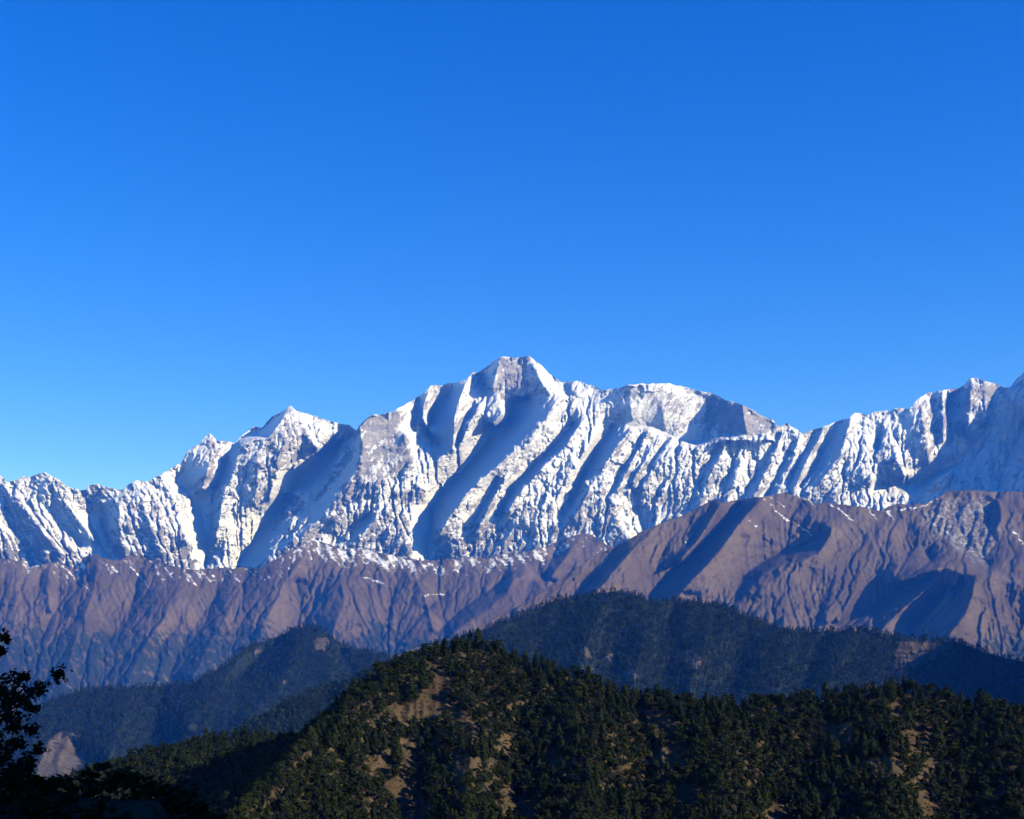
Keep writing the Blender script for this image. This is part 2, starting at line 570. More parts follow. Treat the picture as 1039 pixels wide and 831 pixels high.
R = lambda *p: list(p)
L_SNOW = [
    # far left block: ribs running down to the right, a glacier and the shadowed wall beside it
    R((45, 480, 80), (58, 500, 150), (75, 520, 120), (95, 548, 40)), R((22, 485, 60), (34, 505, 0), (58, 525, -60), (82, 553, -120)),
    R((8, 492, 60), (28, 520, 140), (50, 548, 160), (72, 570, 120)), R((0, 500, -40), (14, 530, -60), (35, 560, -40)),
    R((90, 505, -80), (92, 530, -220), (104, 552, -260), (116, 566, -200)), R((103, 518, -200), (104, 538, -260), (112, 556, -240)),
    R((122, 511, 200), (120, 530, 220), (122, 550, 220), (128, 565, 200)), R((140, 490, 150), (150, 530, 240), (165, 560, 240)),
    R((172, 492, 60), (180, 525, 120), (190, 552, 150)),
    # left twin peak
    R((214, 441, 100), (214, 465, 220), (209, 483, 220), (205, 496, 100)), R((186, 478, -120), (178, 489, -160), (192, 497, -200)),
    R((200, 500, -200), (205, 520, -280), (210, 545, -320), (208, 575, -350)),
    R((241, 462, 230), (236, 482, 190), (226, 502, 160), (224, 520, 120), (219, 546, 20)),
    R((231, 466, -80), (222, 485, -150), (213, 512, -260), (214, 535, -320)),
    # pyramid peak
    R((295, 412, 200), (284, 429, 320), (272, 445, 380), (258, 446, 350), (244, 452, 280)),
    R((262, 436, -250), (245, 444, -250), (234, 452, -150)),
    R((280, 422, -220), (270, 432, -240), (262, 440, -220)),
    R((297, 415, 240), (310, 440, 260), (322, 455, 220)), R((296, 418, 250), (290, 450, 330), (280, 470, 330)),
    R((258, 448, 300), (262, 480, 280), (258, 510, 60)), R((272, 447, 330), (280, 480, 260), (273, 505, 40)),
    R((336, 430, 0), (330, 445, -50), (325, 458, -100)), R((352, 433, -100), (346, 447, -250)),
    # great cliff and its shadow
    R((365, 433, 950), (368, 455, 760), (362, 476, 560), (347, 500, 420), (330, 522, 320), (302, 546, 260), (278, 562, 220), (264, 578, 200)),
    R((356, 440, -300), (342, 455, -520), (325, 475, -600), (302, 490, -620), (282, 515, -600), (264, 540, -540), (243, 570, -460)),
    R((352, 450, 0), (337, 478, 0), (320, 510, -60)),
    R((292, 500, -220), (310, 499, -160)), R((290, 520, -200), (309, 518, -140)),
    R((365, 433, 950), (376, 422, 1000), (388, 420, 980), (400, 417, 900), (408, 416, 760)), R((410, 440, 560), (416, 465, 330), (410, 485, 260)),
    R((372, 500, 330), (390, 493, 300), (408, 486, 240)), R((340, 530, 260), (372, 510, 260), (410, 490, 200), (440, 470, 120), (470, 450, 100)),
    R((425, 404, -100), (419, 430, 60), (424, 458, 60), (440, 462, 20)),
    R((437, 392, 150), (430, 412, 260), (430, 425, 260), (438, 440, 100)),
    R((383, 525, 160), (370, 540, 170), (352, 552, 160), (330, 560, 120)), R((374, 524, -60), (352, 537, -120), (336, 548, -150)),
    R((395, 505, 120), (420, 497, 160), (432, 496, 120), (430, 506, 60)), R((420, 515, -60), (424, 540, -180), (430, 566, -200)),
    R((400, 520, 100), (410, 545, 100), (415, 560, 80)),
    # shoulder left of the summit
    R((476, 383, 180), (466, 405, 340), (461, 425, 380), (460, 457, 260)), R((456, 396, -200), (439, 420, -300), (433, 437, -260), (444, 452, -180)),
    R((487, 410, 200), (476, 432, 240), (467, 452, 180)), R((481, 408, 60), (468, 432, 60), (461, 452, 40)),
    R((508, 363, 420), (503, 380, 420), (499, 393, 330)), R((488, 378, -200), (487, 390, -160), (493, 396, 0)),
    R((508, 363, 420), (523, 363, 380), (536, 361, 400)), R((515, 400, 60), (530, 402, 20)),
    R((503, 395, 200), (510, 420, 240), (500, 430, 200)), R((537, 362, 380), (548, 385, 300), (560, 402, 260)),
    R((560, 382, 100), (575, 400, 160), (590, 405, 200)),
    # great diagonal gully under the summit
    R((536, 405, -240), (519, 412, -460), (514, 430, -560), (497, 440, -600), (485, 460, -600), (468, 482, -570), (446, 502, -520), (437, 522, -460), (437, 540, -400), (433, 566, -340)),
    R((590, 402, 220), (566, 405, 330), (558, 418, 380), (542, 440, 400), (523, 457, 390), (502, 475, 360), (477, 497, 330), (457, 523, 300), (446, 542, 250)),
    R((600, 410, 180), (592, 425, 240), (572, 455, 260), (550, 475, 270), (528, 500, 250), (514, 520, 200)),
    R((582, 430, -60), (562, 453, -80), (537, 476, -110), (517, 498, -120), (504, 526, -120)),
    R((512, 486, 220), (496, 515, 230), (484, 541, 190)), R((504, 486, 30), (489, 513, -20), (477, 538, -60)),
    R((470, 555, -100), (500, 545, -120)),
    # spurs right of the gully
    R((612, 415, 160), (605, 440, 170), (590, 462, 190), (575, 490, 190), (560, 515, 180)),
    R((640, 436, 330), (624, 455, 360), (610, 478, 330), (600, 492, 300), (592, 510, 260), (582, 526, 220)),
    R((622, 433, -150), (604, 455, -230), (593, 478, -240), (583, 500, -210), (570, 523, -170)),
    R((594, 489, 290), (612, 506, 260), (628, 530, 220), (640, 552, 200)), R((640, 493, -60), (644, 512, -160), (654, 532, -230), (640, 552, -100)),
    R((658, 438, 340), (641, 470, 300), (626, 498, 240)), R((653, 438, 220), (635, 470, 160), (620, 495, 120)),
    R((669, 441, 350), (653, 470, 310), (638, 500, 220)), R((663, 441, 230), (646, 470, 180), (632, 498, 100)),
    R((682, 444, 360), (669, 466, 330), (652, 496, 220)), R((675, 445, 240), (660, 468, 180), (645, 496, 90)),
    # the amphitheatre wall and the block at its right end
    R((637, 391, 520), (655, 390, 460), (674, 389, 380), (691, 392, 260), (708, 396, 160)),
    R((636, 433, 60), (660, 433, -20), (688, 445, -110), (712, 447, -230)),
    R((676, 392, 380), (672, 415, 230), (676, 434, 0)), R((640, 412, 330), (642, 425, 180)),
    R((722, 401, 0), (717, 425, -160), (714, 446, -260)), R((753, 411, 520), (755, 425, 450), (758, 438, 380)),
    R((738, 406, 240), (739, 440, 60)), R((788, 432, 230), (784, 443, 200)),
    R((690, 452, 250), (705, 455, 200), (720, 450, 230), (738, 446, 330), (760, 446, 280), (785, 446, 260)),
    R((739, 447, 330), (724, 475, 330), (710, 512, 260)), R((730, 450, 150), (713, 478, 30), (700, 510, -30)),
    R((760, 450, 240), (748, 480, 250), (735, 515, 200)), R((750, 452, 140), (738, 480, 80), (722, 515, 40)),
    R((799, 430, 220), (786, 460, 330), (767, 500, 290), (756, 520, 230)), R((788, 440, 80), (773, 468, 20), (757, 497, -20)),
    R((812, 440, 160), (802, 470, 280), (787, 505, 250)), R((806, 445, 60), (793, 472, 40), (776, 505, 40)),
    # right-hand wall
    R((838, 433, 140), (824, 458, 260), (812, 482, 280), (806, 500, 240)), R((830, 437, 30), (814, 462, 20), (800, 490, 40)),
    R((864, 421, 240), (857, 448, 400), (851, 465, 400), (839, 481, 340), (822, 501, 270)), R((851, 429, 0), (838, 450, -60), (827, 470, -90), (811, 493, -60)),
    R((875, 440, 220), (888, 470, 260), (880, 490, 260)), R((897, 445, 260), (888, 468, 280), (884, 488, 200)), R((903, 447, 260), (910, 465, 260), (918, 482, 200)),
    R((888, 418, 200), (893, 440, 40), (890, 455, 60)), R((910, 414, 220), (915, 440, 240), (926, 465, 160)),
    R((933, 405, 240), (938, 435, 320), (942, 465, 200)), R((956, 398, 300), (958, 425, 320), (958, 448, 180)),
    R((945, 402, 120), (949, 430, 130), (950, 460, 60)),
    R((974, 394, -60), (963, 412, -220), (963, 450, -260)), R((985, 384, 330), (984, 410, 260), (982, 440, 60)), R((998, 386, 330), (1001, 410, 220), (1000, 430, 80)),
    R((1018, 394, 0), (1000, 440, -300), (970, 470, -420), (930, 492, -420), (895, 494, -250)),
    R((895, 505, 60), (930, 502, 40), (955, 510, 100)), R((966, 478, 120), (950, 488, 160), (940, 500, 60)),
    # the big unseen massif to the right whose spur shades the corner
    R((1039, 378, 100), (1070, 354, 500), (1092, 372, 1000), (1105, 410, 1500), (1112, 460, 1900), (1115, 540, 2200)),
    R((1039, 430, -300), (1020, 470, -300), (1010, 510, -200)), R((1170, 332, 600), (1190, 420, 900), (1200, 500, 1200)),
    R((-40, 476, 100), (-30, 520, 250), (-10, 570, 250)),
]


def depth_snow(px, py):
    return 17600.0 + (600 - py) * 11.5


def walls_snow(px, py):
    """Sheer rock walls."""
    return in_poly([(632, 396), (720, 402), (714, 446), (688, 446), (660, 436), (636, 434)], px, py) | in_poly([(366, 424), (408, 418), (418, 462), (400, 484), (368, 490)], px, py) \
        | in_poly([(722, 402), (786, 430), (782, 440), (716, 446)], px, py)


def calm_snow(px, py):
    """Snowfields and shadow zones, smoothed and cleared of rock so the shade reads even."""
    m = np.zeros(px.shape, bool)
    for poly in ([(362, 438), (340, 452), (333, 464), (305, 474), (285, 477), (277, 492), (268, 522), (256, 527), (258, 546), (234, 574), (260, 576), (276, 553), (292, 538), (275, 538), (278, 520), (290, 506), (312, 508), (332, 476), (352, 450)],
                 [(536, 404), (519, 410), (516, 430), (498, 436), (487, 455), (470, 480), (440, 506), (438, 540), (445, 536), (455, 520), (474, 494), (500, 474), (521, 456), (540, 439), (556, 416)],
                 [(470, 390), (440, 420), (434, 436), (445, 454), (459, 456), (460, 428)], [(600, 432), (634, 438), (608, 474), (600, 490), (592, 480)], [(172, 486), (212, 470), (208, 482), (190, 496)],
                 [(288, 418), (294, 414), (272, 445), (245, 450)], [(192, 498), (214, 492), (216, 530), (206, 575), (194, 560), (202, 530)], [(82, 522), (100, 522), (112, 566), (82, 560)], [(418, 512), (434, 512), (440, 566), (418, 566)]):
        m |= in_poly(poly, px, py)
    return m


def ribs_snow(px, py, lean, low, seed):
    ax = px * 0.80 + py * lean; al = py * 0.80 - px * lean
    wx = fbm(px / 34, py / 34, 3, 21) * 8; wy = fbm(px / 22, py / 22, 3, 22) * 12
    n = 45 * ridged((ax + wx) / 33, (al + wy) / 60, 2, seed)
    n = n + 30 * ridged((ax + wx * 0.7) / 14.5, (al + wy) / 30, 1, seed + 1)
    n = n + 19 * ridged((ax + wx * 0.5) / 7.3, (al + wy * 0.6) / 24, 1, seed + 2) * (0.6 + 0.7 * low)
    n = n + 13 * ridged((ax + wx * 0.4) / 3.4, (al + wy * 0.4) / 13, 1, seed + 3) * (0.6 + 0.9 * low)
    return n


def noise_snow(px, py, off):
    # ribs lean down-left over most of the range and down-right at the far left
    s = smooth(150, 215, px)
    low = smooth(395, 500, py)
    s2 = smooth(850, 900, px)
    n = ribs_snow(px, py, 0.55, low, 31) * s * (1 - s2) + ribs_snow(px, py, -0.55, low, 41) * (1 - s) + ribs_snow(px, py, 0.08, low, 61) * s2
    n = n + 13 * fbm(px / 4.0, py / 3.2, 3, 35, 0.65) * (0.5 + 0.9 * low)
    n = n + 60 * fbm(px / 28, py / 28, 2, 36)
    qx = px + 3 * fbm(px / 8, py / 8, 2, 37); qy = py + 3 * fbm(px / 8, py / 8, 2, 38)
    for sc, am, k in ((30.0, 105.0, 71), (13.0, 62.0, 72), (6.2, 30.0, 73), (2.9, 14.0, 74)):
        right = crags((qx * 0.80 + qy * 0.5) / sc, (qy * 0.80 - qx * 0.5) / (sc * 1.2), k)
        left = crags((qx * 0.80 - qy * 0.5) / sc, (qy * 0.80 + qx * 0.5) / (sc * 1.2), k + 20)
        n = n + am * (right * s + left * (1 - s)) * (0.7 + 0.5 * low)
    wall = walls_snow(px, py)
    return n * np.where(wall, 0.35, 1.0) * np.where(calm_snow(px, py), 0.42, 1.0)


def gain_snow(ln):
    x0_, x1_, y1_ = min(p[0] for p in ln), max(p[0] for p in ln), max(p[1] for p in ln)
    if ln[0][2] >= 900:
        return 1.0
    if x0_ > 636 and x1_ < 836 and y1_ > 470:
        return 0.78
    if x0_ > 560 and x1_ < 866 and y1_ > 470:
        return 1.12
    return 1.42


L_SNOW = [[(x, y, v * gain_snow(ln) * (1.08 if v < -150 else 1.0)) for x, y, v in ln] for ln in L_SNOW]
snow = Relief(SKY_SNOW, 640, depth_snow, L_SNOW, 0.95, 1 / 45.0, -230, 1270, 300, noise_snow, jag=1.1, back=(5200, 4200), back_rows=14, skirt=(1500, 2200, 6),
              rain={'step': 0.85, 'strength': 4.2, 'diff': 0.004, 'iters': 14, 'drops': 150000, 'steps': 110, 'seed': 5, 'hard': lambda x, y: np.where(calm_snow(x, y) | walls_snow(x, y), 0.25, 1.0)})
PX, PY = snow.PXa, snow.PYa
nz = snow.N[..., 2]
sp = smooth(150, 215, PX)
st = fbm((PX * 0.8 + PY * 0.55) / 6.0, (PY * 0.8 - PX * 0.55) / 14.0, 4, 51, 0.7) * sp + fbm((PX * 0.8 - PY * 0.55) / 6.0, (PY * 0.8 + PX * 0.55) / 14.0, 4, 57, 0.7) * (1 - sp)
nz = np.minimum(nz, 0.95)
offa = np.concatenate([np.repeat(snow.off[:1], snow.nb, 0), snow.off, np.repeat(snow.off[-1:], snow.ns, 0)], 0)
alt = smooth(400, 560, PY) + 0.9 * smooth(545, 585, PY)
rock = 0.34 + 0.65 * (0.52 - nz) + 0.36 * st + 0.16 * alt + 0.12 * fbm(PX / 30, PY / 30, 3, 52) - 0.15 * smooth(-120, -380, offa) - 0.13 * (np.clip(snow.flux, 0, 5) - 1.6)


def soft_poly(poly, w=3.0, seed=3):
    a = np.zeros(PX.shape)
    for k in range(4):
        dx = fbm(PX / 9.0, PY / 9.0, 2, seed + k) * w + (k % 2 - 0.5) * w * 0.6
        dy = fbm(PX / 9.0, PY / 9.0, 2, seed + 40 + k) * w + (k // 2 - 0.5) * w * 0.6
        a += in_poly(poly, PX + dx, PY + dy) * 0.25
    return a


ROCKS = [([(366, 424), (388, 420), (404, 416), (414, 440), (420, 470), (404, 486), (372, 502), (345, 520), (335, 512), (362, 478), (366, 450)], 0.30),
         ([(508, 366), (536, 366), (538, 388), (524, 402), (512, 412), (502, 395)], 0.28), ([(520, 385), (562, 398), (556, 412), (522, 408)], 0.12),
         ([(288, 420), (300, 418), (316, 440), (326, 458), (300, 468), (280, 478), (272, 455)], 0.22), ([(214, 445), (222, 455), (212, 490), (204, 492), (208, 465)], 0.2),
         ([(240, 462), (275, 452), (284, 470), (276, 505), (262, 512), (250, 490)], 0.16), ([(232, 490), (242, 500), (258, 515), (236, 505)], 0.1),
         ([(290, 498), (314, 496), (308, 522), (284, 530), (275, 545), (268, 538)], 0.3), ([(352, 448), (338, 476), (316, 516), (330, 500), (358, 470)], 0.3),
         ([(716, 404), (752, 411), (786, 430), (782, 440), (716, 447)], 0.40), ([(645, 398), (668, 398), (670, 432), (648, 428)], 0.05), ([(668, 405), (700, 420), (710, 446), (690, 444), (670, 432)], 0.12),
         ([(394, 503), (432, 494), (431, 506), (402, 514)], 0.30), ([(395, 512), (416, 520), (420, 562), (388, 560), (362, 550), (385, 528)], 0.16),
         ([(300, 540), (345, 520), (360, 525), (330, 552), (285, 575), (266, 575)], 0.16), ([(122, 505), (160, 510), (196, 560), (180, 576), (125, 565)], 0.14),
         ([(0, 505), (30, 510), (80, 562), (78, 580), (0, 575)], 0.12), ([(90, 494), (104, 494), (110, 505), (92, 506)], 0.2), ([(78, 505), (100, 510), (98, 522), (84, 524)], 0.2),
         ([(594, 490), (625, 510), (640, 552), (570, 560), (560, 535), (590, 510)], 0.15), ([(440, 535), (500, 530), (560, 545), (560, 580), (440, 580)], 0.16),
         ([(640, 490), (740, 470), (740, 530), (660, 540), (652, 520)], 0.10), ([(928, 408), (975, 395), (962, 440), (944, 470), (932, 440)], 0.16), ([(976, 394), (985, 384), (1012, 390), (1004, 432), (966, 448)], 0.16),
         ([(1026, 396), (1045, 375), (1060, 395), (1040, 402)], 0.3), ([(890, 450), (920, 480), (882, 488)], 0.12), ([(830, 490), (880, 486), (900, 505), (820, 515)], 0.1)]
SNOWS = [([(420, 408), (436, 398), (424, 425), (428, 450), (412, 440), (406, 418)], 0.3), ([(192, 498), (214, 492), (216, 530), (206, 575), (194, 560), (202, 530)], 0.35), ([(226, 520), (256, 520), (252, 560), (222, 576), (206, 574), (218, 548)], 0.2),
         ([(82, 522), (100, 522), (112, 566), (82, 560)], 0.4), ([(34, 504), (58, 512), (86, 558), (62, 530)], 0.3), ([(160, 484), (210, 463), (206, 474), (178, 487)], 0.4),
         ([(418, 512), (434, 512), (440, 566), (418, 566)], 0.3), ([(470, 392), (500, 398), (492, 412), (464, 408)], 0.25), ([(640, 500), (648, 500), (652, 525), (680, 540), (640, 556), (646, 530)], 0.4), ([(676, 448), (710, 454), (704, 480), (674, 478)], 0.3),
         ([(878, 426), (915, 424), (902, 450), (882, 450)], 0.25), ([(862, 512), (895, 498), (960, 508), (900, 520)], 0.35), ([(536, 362), (560, 382), (600, 392), (590, 400), (556, 398)], 0.3), ([(636, 390), (690, 392), (752, 409), (690, 398), (636, 396)], 0.4),
         ([(300, 418), (360, 432), (330, 445), (316, 430)], 0.3), ([(398, 488), (470, 448), (450, 470), (420, 492), (330, 545), (300, 560)], 0.25), ([(540, 440), (600, 410), (600, 470), (560, 520), (520, 500)], 0.14), ([(740, 470), (762, 462), (750, 490), (736, 500)], 0.25)]
for poly, a in ROCKS:
    rock += 1.6 * a * soft_poly(poly, 4.0, 71)
for poly, a in SNOWS:
    rock -= a * soft_poly(poly, 4.0, 91)
rock -= 0.30 * calm_snow(PX, PY)  # rock colour withheld inside the outlined shadow zones and snowfields
rock += 0.26 * smooth(535, 585, PY) * (1 - smooth(600, 660, PX))
rock -= 0.05
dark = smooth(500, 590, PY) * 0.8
snow.flat = True
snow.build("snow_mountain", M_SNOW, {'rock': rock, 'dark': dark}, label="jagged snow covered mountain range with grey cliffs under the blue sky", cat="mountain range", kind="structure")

# ---------------------------------------------------------------- brown alpine ridges
SKY_BROWN_L = [(-260, 560), (-100, 565), (0, 567), (21, 569), (31, 577), (42, 574), (50, 570.5), (61, 571), (76, 579), (85, 565), (99, 563), (106, 567), (114, 569), (125, 567),
    (132, 563.6), (144, 563), (151, 568), (166, 571), (180, 576), (198, 579), (215, 577), (229, 577), (245, 576), (262, 577), (280, 568), (297, 558), (310, 550), (318, 548), (329, 551), (345, 557), (364, 556),
    (400, 563), (419, 569), (441, 569), (475, 565), (494, 566), (520, 561), (550, 556), (580, 545), (592, 540), (603, 545), (622, 556), (640, 560), (680, 575), (760, 590), (900, 600), (1270, 590)]
L_BROWN_L = [
    R((318, 549, 150), (300, 575, 350), (285, 600, 420), (265, 640, 450)), R((318, 549, 150), (345, 585, 350), (350, 610, 400), (335, 650, 420)), R((300, 590, -60), (310, 630, -100), (312, 660, -60)),
    R((400, 565, 100), (430, 600, 250), (440, 640, 300)), R((370, 586, 60), (390, 594, 60), (405, 625, 0), (400, 660, 0)),
    R((250, 580, 100), (240, 610, 200), (215, 650, 260), (195, 690, 300)), R((225, 580, -60), (215, 610, -120), (190, 645, -120), (170, 690, -60)),
    R((190, 580, 60), (180, 610, 220), (150, 650, 260), (130, 690, 260)), R((150, 572, -60), (135, 610, -160), (110, 650, -120)),
    R((100, 566, 100), (95, 600, 240), (80, 640, 260), (60, 690, 260)), R((52, 573, 60), (47, 595, 120), (52, 620, 140)), R((42, 578, -60), (40, 594, -110)),
    R((60, 575, -40), (60, 610, -120), (40, 650, -120)), R((10, 575, 100), (18, 610, 220), (10, 660, 240)), R((86, 567, 60), (95, 580, 100)), R((80, 572, -120), (90, 586, -60)),
    R((592, 541, 200), (575, 565, 300), (560, 585, 300), (545, 610, 320)), R((570, 553, -100), (560, 565, -120)), R((520, 562, 60), (560, 590, -60), (600, 610, -100)),
    R((535, 582, 330), (522, 588, 420), (512, 604, 420), (490, 622, 400), (455, 645, 380)), R((512, 586, 0), (490, 602, -40), (465, 620, -60), (445, 640, 0)), R((545, 590, 340), (560, 605, 360)),
    R((470, 570, 0), (455, 600, -60), (430, 620, -60)),
]


def depth_bl(px, py):
    return 13100.0 + (700 - py) * 14.5


def noise_bl(px, py, off):
    ax = px * 0.9 + py * 0.35; al = py * 0.9 - px * 0.35
    bx = px * 0.8 - py * 0.55; b2 = py * 0.8 + px * 0.55
    wx = fbm(px / 32, py / 32, 3, 121) * 13; wy = fbm(px / 25, py / 25, 3, 122) * 14
    n = 30 * ridged((ax + wx) / 40, (al + wy) / 70, 1, 131) + 18 * ridged((bx + wx * 0.8) / 21, (b2 + wy) / 50, 1, 132)
    n = n + 10 * ridged((ax + wx * 0.4) / 9.5, (al + wy * 0.4) / 30, 1, 133) + 6 * ridged((bx + wx * 0.25) / 4.2, (b2 + wy * 0.3) / 15, 1, 134)
    qx = px + 3 * fbm(px / 9, py / 9, 2, 137); qy = py + 3 * fbm(px / 9, py / 9, 2, 138)
    for sc, am, k in ((48.0, 110.0, 171), (22.0, 48.0, 172), (9.0, 20.0, 173), (4.0, 9.0, 174)):
        n = n + am * crags((qx * 0.85 + qy * 0.3) / sc, (qy * 0.85 - qx * 0.3) / (sc * 1.8), k)
    return n + 9 * fbm(px / 3.2, py / 3.2, 3, 135, 0.65) + 20 * fbm(px / 30, py / 30, 2, 136)


L_BROWN_L = [[(x, y, v * 0.7) for x, y, v in ln] for ln in L_BROWN_L]
bl = Relief(SKY_BROWN_L, 745, depth_bl, L_BROWN_L, 0.95, 1 / 50.0, -240, 900, 200, noise_bl, jag=1.2, back=(1800, 1300), back_rows=10, skirt=(600, 900, 5),
            rain={'step': 0.9, 'strength': 1.7, 'diff': 0.012, 'iters': 12, 'drops': 90000, 'steps': 100, 'seed': 6})
PX, PY = bl.PXa, bl.PYa
st = fbm((PX * 0.8 - PY * 0.6) / 5, (PY * 0.8 + PX * 0.6) / 18, 4, 151, 0.6)
crest = PY - np.interp(PX, [p[0] for p in SKY_BROWN_L], [p[1] for p in SKY_BROWN_L])
sn = 0.26 * (1 - smooth(0, 30, crest)) + 0.34 * st - 0.16 + 0.13 * np.clip(bl.flux - 1.0, 0, 3) * (1 - smooth(4, 34, crest))
sn += 0.26 * (1 - smooth(6, 34, crest)) * smooth(270, 320, PX) * (1 - smooth(415, 470, PX))
sn += 0.30 * (1 - smooth(0, 18, crest)) * smooth(430, 470, PX) * (1 - smooth(560, 590, PX))
STREAKS_L = [[(59, 571), (72, 582), (82, 590), (90, 598)], [(125, 568), (138, 580), (151, 596)], [(152, 569), (160, 577)], [(166, 573), (176, 588)], [(24, 572), (30, 580)], [(186, 578), (200, 594)], [(205, 580), (214, 590)],
             [(232, 578), (243, 590)], [(108, 572), (113, 584)], [(368, 586), (378, 588), (388, 592)], [(428, 604), (450, 603)], [(612, 556), (606, 560)], [(250, 577), (258, 584)]]
sn = np.maximum(sn, line_mask(STREAKS_L, PX + 1.6 * fbm(PX / 5, PY / 5, 3, 4), PY + 1.2 * fbm(PX / 5, PY / 5, 3, 8), 2.0) * (0.62 + 0.22 * fbm(PX / 7, PY / 7, 2, 9)))
fo = smooth(590, 665, PY + 14 * fbm(PX / 40, PY / 40, 3, 152)) * 0.75 - 0.1 + 0.25 * st * smooth(600, 650, PY)
bl.build("brown_mountain", M_BROWN, {'snow': sn, 'forest': fo, 'frost': np.zeros(PX.shape), 'gully_dark': bl.flux}, label="hazy brown mountain ridge below the left half of the snow range", cat="mountain", kind="structure")

SKY_BROWN_R = [(400, 665), (440, 652), (480, 640), (520, 618), (545, 604), (575, 583), (590, 573), (607, 562), (635, 549), (655, 537.5), (668, 532), (680, 527), (686, 526.5), (700, 519), (725, 506), (731, 510.5), (747, 507.5), (770, 504), (780, 502.5), (795, 500),
    (807, 502.5), (830, 511), (840, 510), (857, 512.4), (877, 515), (895, 518.7), (902, 513.5), (912, 510.5), (925, 512.4), (940, 511), (952, 505), (962, 498.7), (979, 497), (997, 497.5), (1012, 499.5), (1029, 498.7),
    (1039, 499.5), (1090, 492), (1150, 500), (1270, 480)]
L_BROWN_R = [
    R((660, 540, 200), (640, 560, 280), (624, 578, 300), (612, 594, 300), (598, 604, 280)), R((628, 556, -20), (613, 573, -60), (602, 588, -100), (588, 600, -60)),
    R((731, 512, 220), (722, 527, 250), (708, 550, 240), (690, 570, 220)), R((722, 511, 80), (713, 530, 60), (697, 553, 60)),
    R((775, 505, 300), (754, 526, 400), (740, 546, 420), (720, 571, 420), (700, 591, 400), (685, 610, 360)), R((752, 511, -60), (729, 535, -140), (703, 561, -180), (682, 581, -160), (659, 605, -100)),
    R((795, 502, 80), (815, 520, 80), (835, 532, 200), (845, 537, 400)), R((845, 537, 400), (834, 558, 410), (812, 571, 390), (788, 575, 310), (772, 584, 290), (760, 600, 280)), R((752, 545, 230), (765, 552, 150), (790, 545, 60)),
    R((836, 541, 0), (800, 556, -140), (775, 569, -150), (752, 586, -80)), R((845, 537, 300), (850, 560, 240), (848, 590, 220), (838, 630, 220)),
    R((790, 577, 380), (800, 600, 280), (795, 630, 260)), R((770, 590, 340), (775, 610, 260), (765, 630, 240)),
    R((857, 513, 100), (880, 545, 130), (900, 575, 200), (912, 589, 400)),
    R((935, 520, 40), (950, 536, 90), (985, 558, 150), (1005, 572, 200)), R((910, 515, 0), (930, 545, 40), (945, 565, 40)), R((880, 516, 0), (905, 540, 60), (920, 560, 60)),
    R((915, 590, 420), (940, 580, 560), (960, 576, 640), (978, 583, 700), (990, 584, 760)), R((990, 584, 760), (986, 605, 760), (979, 625, 700), (960, 648, 600)),
    R((990, 584, 760), (1015, 587, 650), (1039, 594, 600), (1080, 610, 560)),
    R((946, 588, 60), (905, 600, -160), (880, 613, -200), (850, 637, -160)), R((975, 592, 80), (950, 610, -140), (920, 635, -200)), R((955, 584, 470), (935, 602, 330), (905, 628, 200), (890, 645, 160)), R((972, 590, 500), (955, 612, 330), (935, 640, 260)),
    R((1000, 500, 60), (1014, 510, 160), (1016, 525, 160), (1010, 545, 160)), R((1012, 502, -20), (1005, 515, -60), (1003, 530, -40)), R((1030, 535, 160), (1039, 552, 200)), R((965, 500, 60), (985, 530, 60), (1000, 550, 60)),
    R((872, 575, 170), (868, 600, 150), (850, 630, 160)), R((825, 580, 200), (815, 620, 200)), R((840, 585, 190), (830, 625, 170)), R((690, 600, 200), (720, 610, 160), (750, 615, 240)),
    R((1090, 494, 100), (1100, 560, 200), (1110, 640, 260)),
]


def depth_br(px, py):
    return 10900.0 + (650 - py) * 12.0


def ribs_br(px, py, lean, seed):
    ax = px * 0.78 + py * lean; al = py * 0.78 - px * lean
    wx = fbm(px / 32, py / 32, 3, 221) * 12; wy = fbm(px / 25, py / 25, 3, 222) * 14
    n = 40 * ridged((ax + wx) / 36, (al + wy) / 70, 1, seed) + 26 * ridged((ax + wx) / 17, (al + wy) / 42, 1, seed + 1)
    return n + 13 * ridged((ax + wx * 0.4) / 8, (al + wy * 0.4) / 26, 1, seed + 2) + 7 * ridged((ax + wx * 0.3) / 3.8, (al + wy * 0.3) / 14, 1, seed + 3)


def noise_br(px, py, off):
    s = smooth(820, 930, px) * (1 - smooth(550, 600, py))
    n = ribs_br(px, py, 0.6, 231) * (1 - s) + ribs_br(px, py, -0.5, 241) * s
    qx = px + 3 * fbm(px / 9, py / 9, 2, 237); qy = py + 3 * fbm(px / 9, py / 9, 2, 238)
    for sc, am, k in ((34.0, 60.0, 271), (16.0, 36.0, 272), (7.5, 17.0, 273), (3.6, 8.0, 274)):
        n = n + am * crags((qx * 0.85 + qy * 0.45) / sc, (qy * 0.85 - qx * 0.45) / (sc * 1.8), k)
    return (n + 9 * fbm(px / 3.2, py / 3.2, 3, 235, 0.65) + 22 * fbm(px / 25, py / 25, 2, 236)) * (1 - 0.5 * smooth(-20, -150, off))


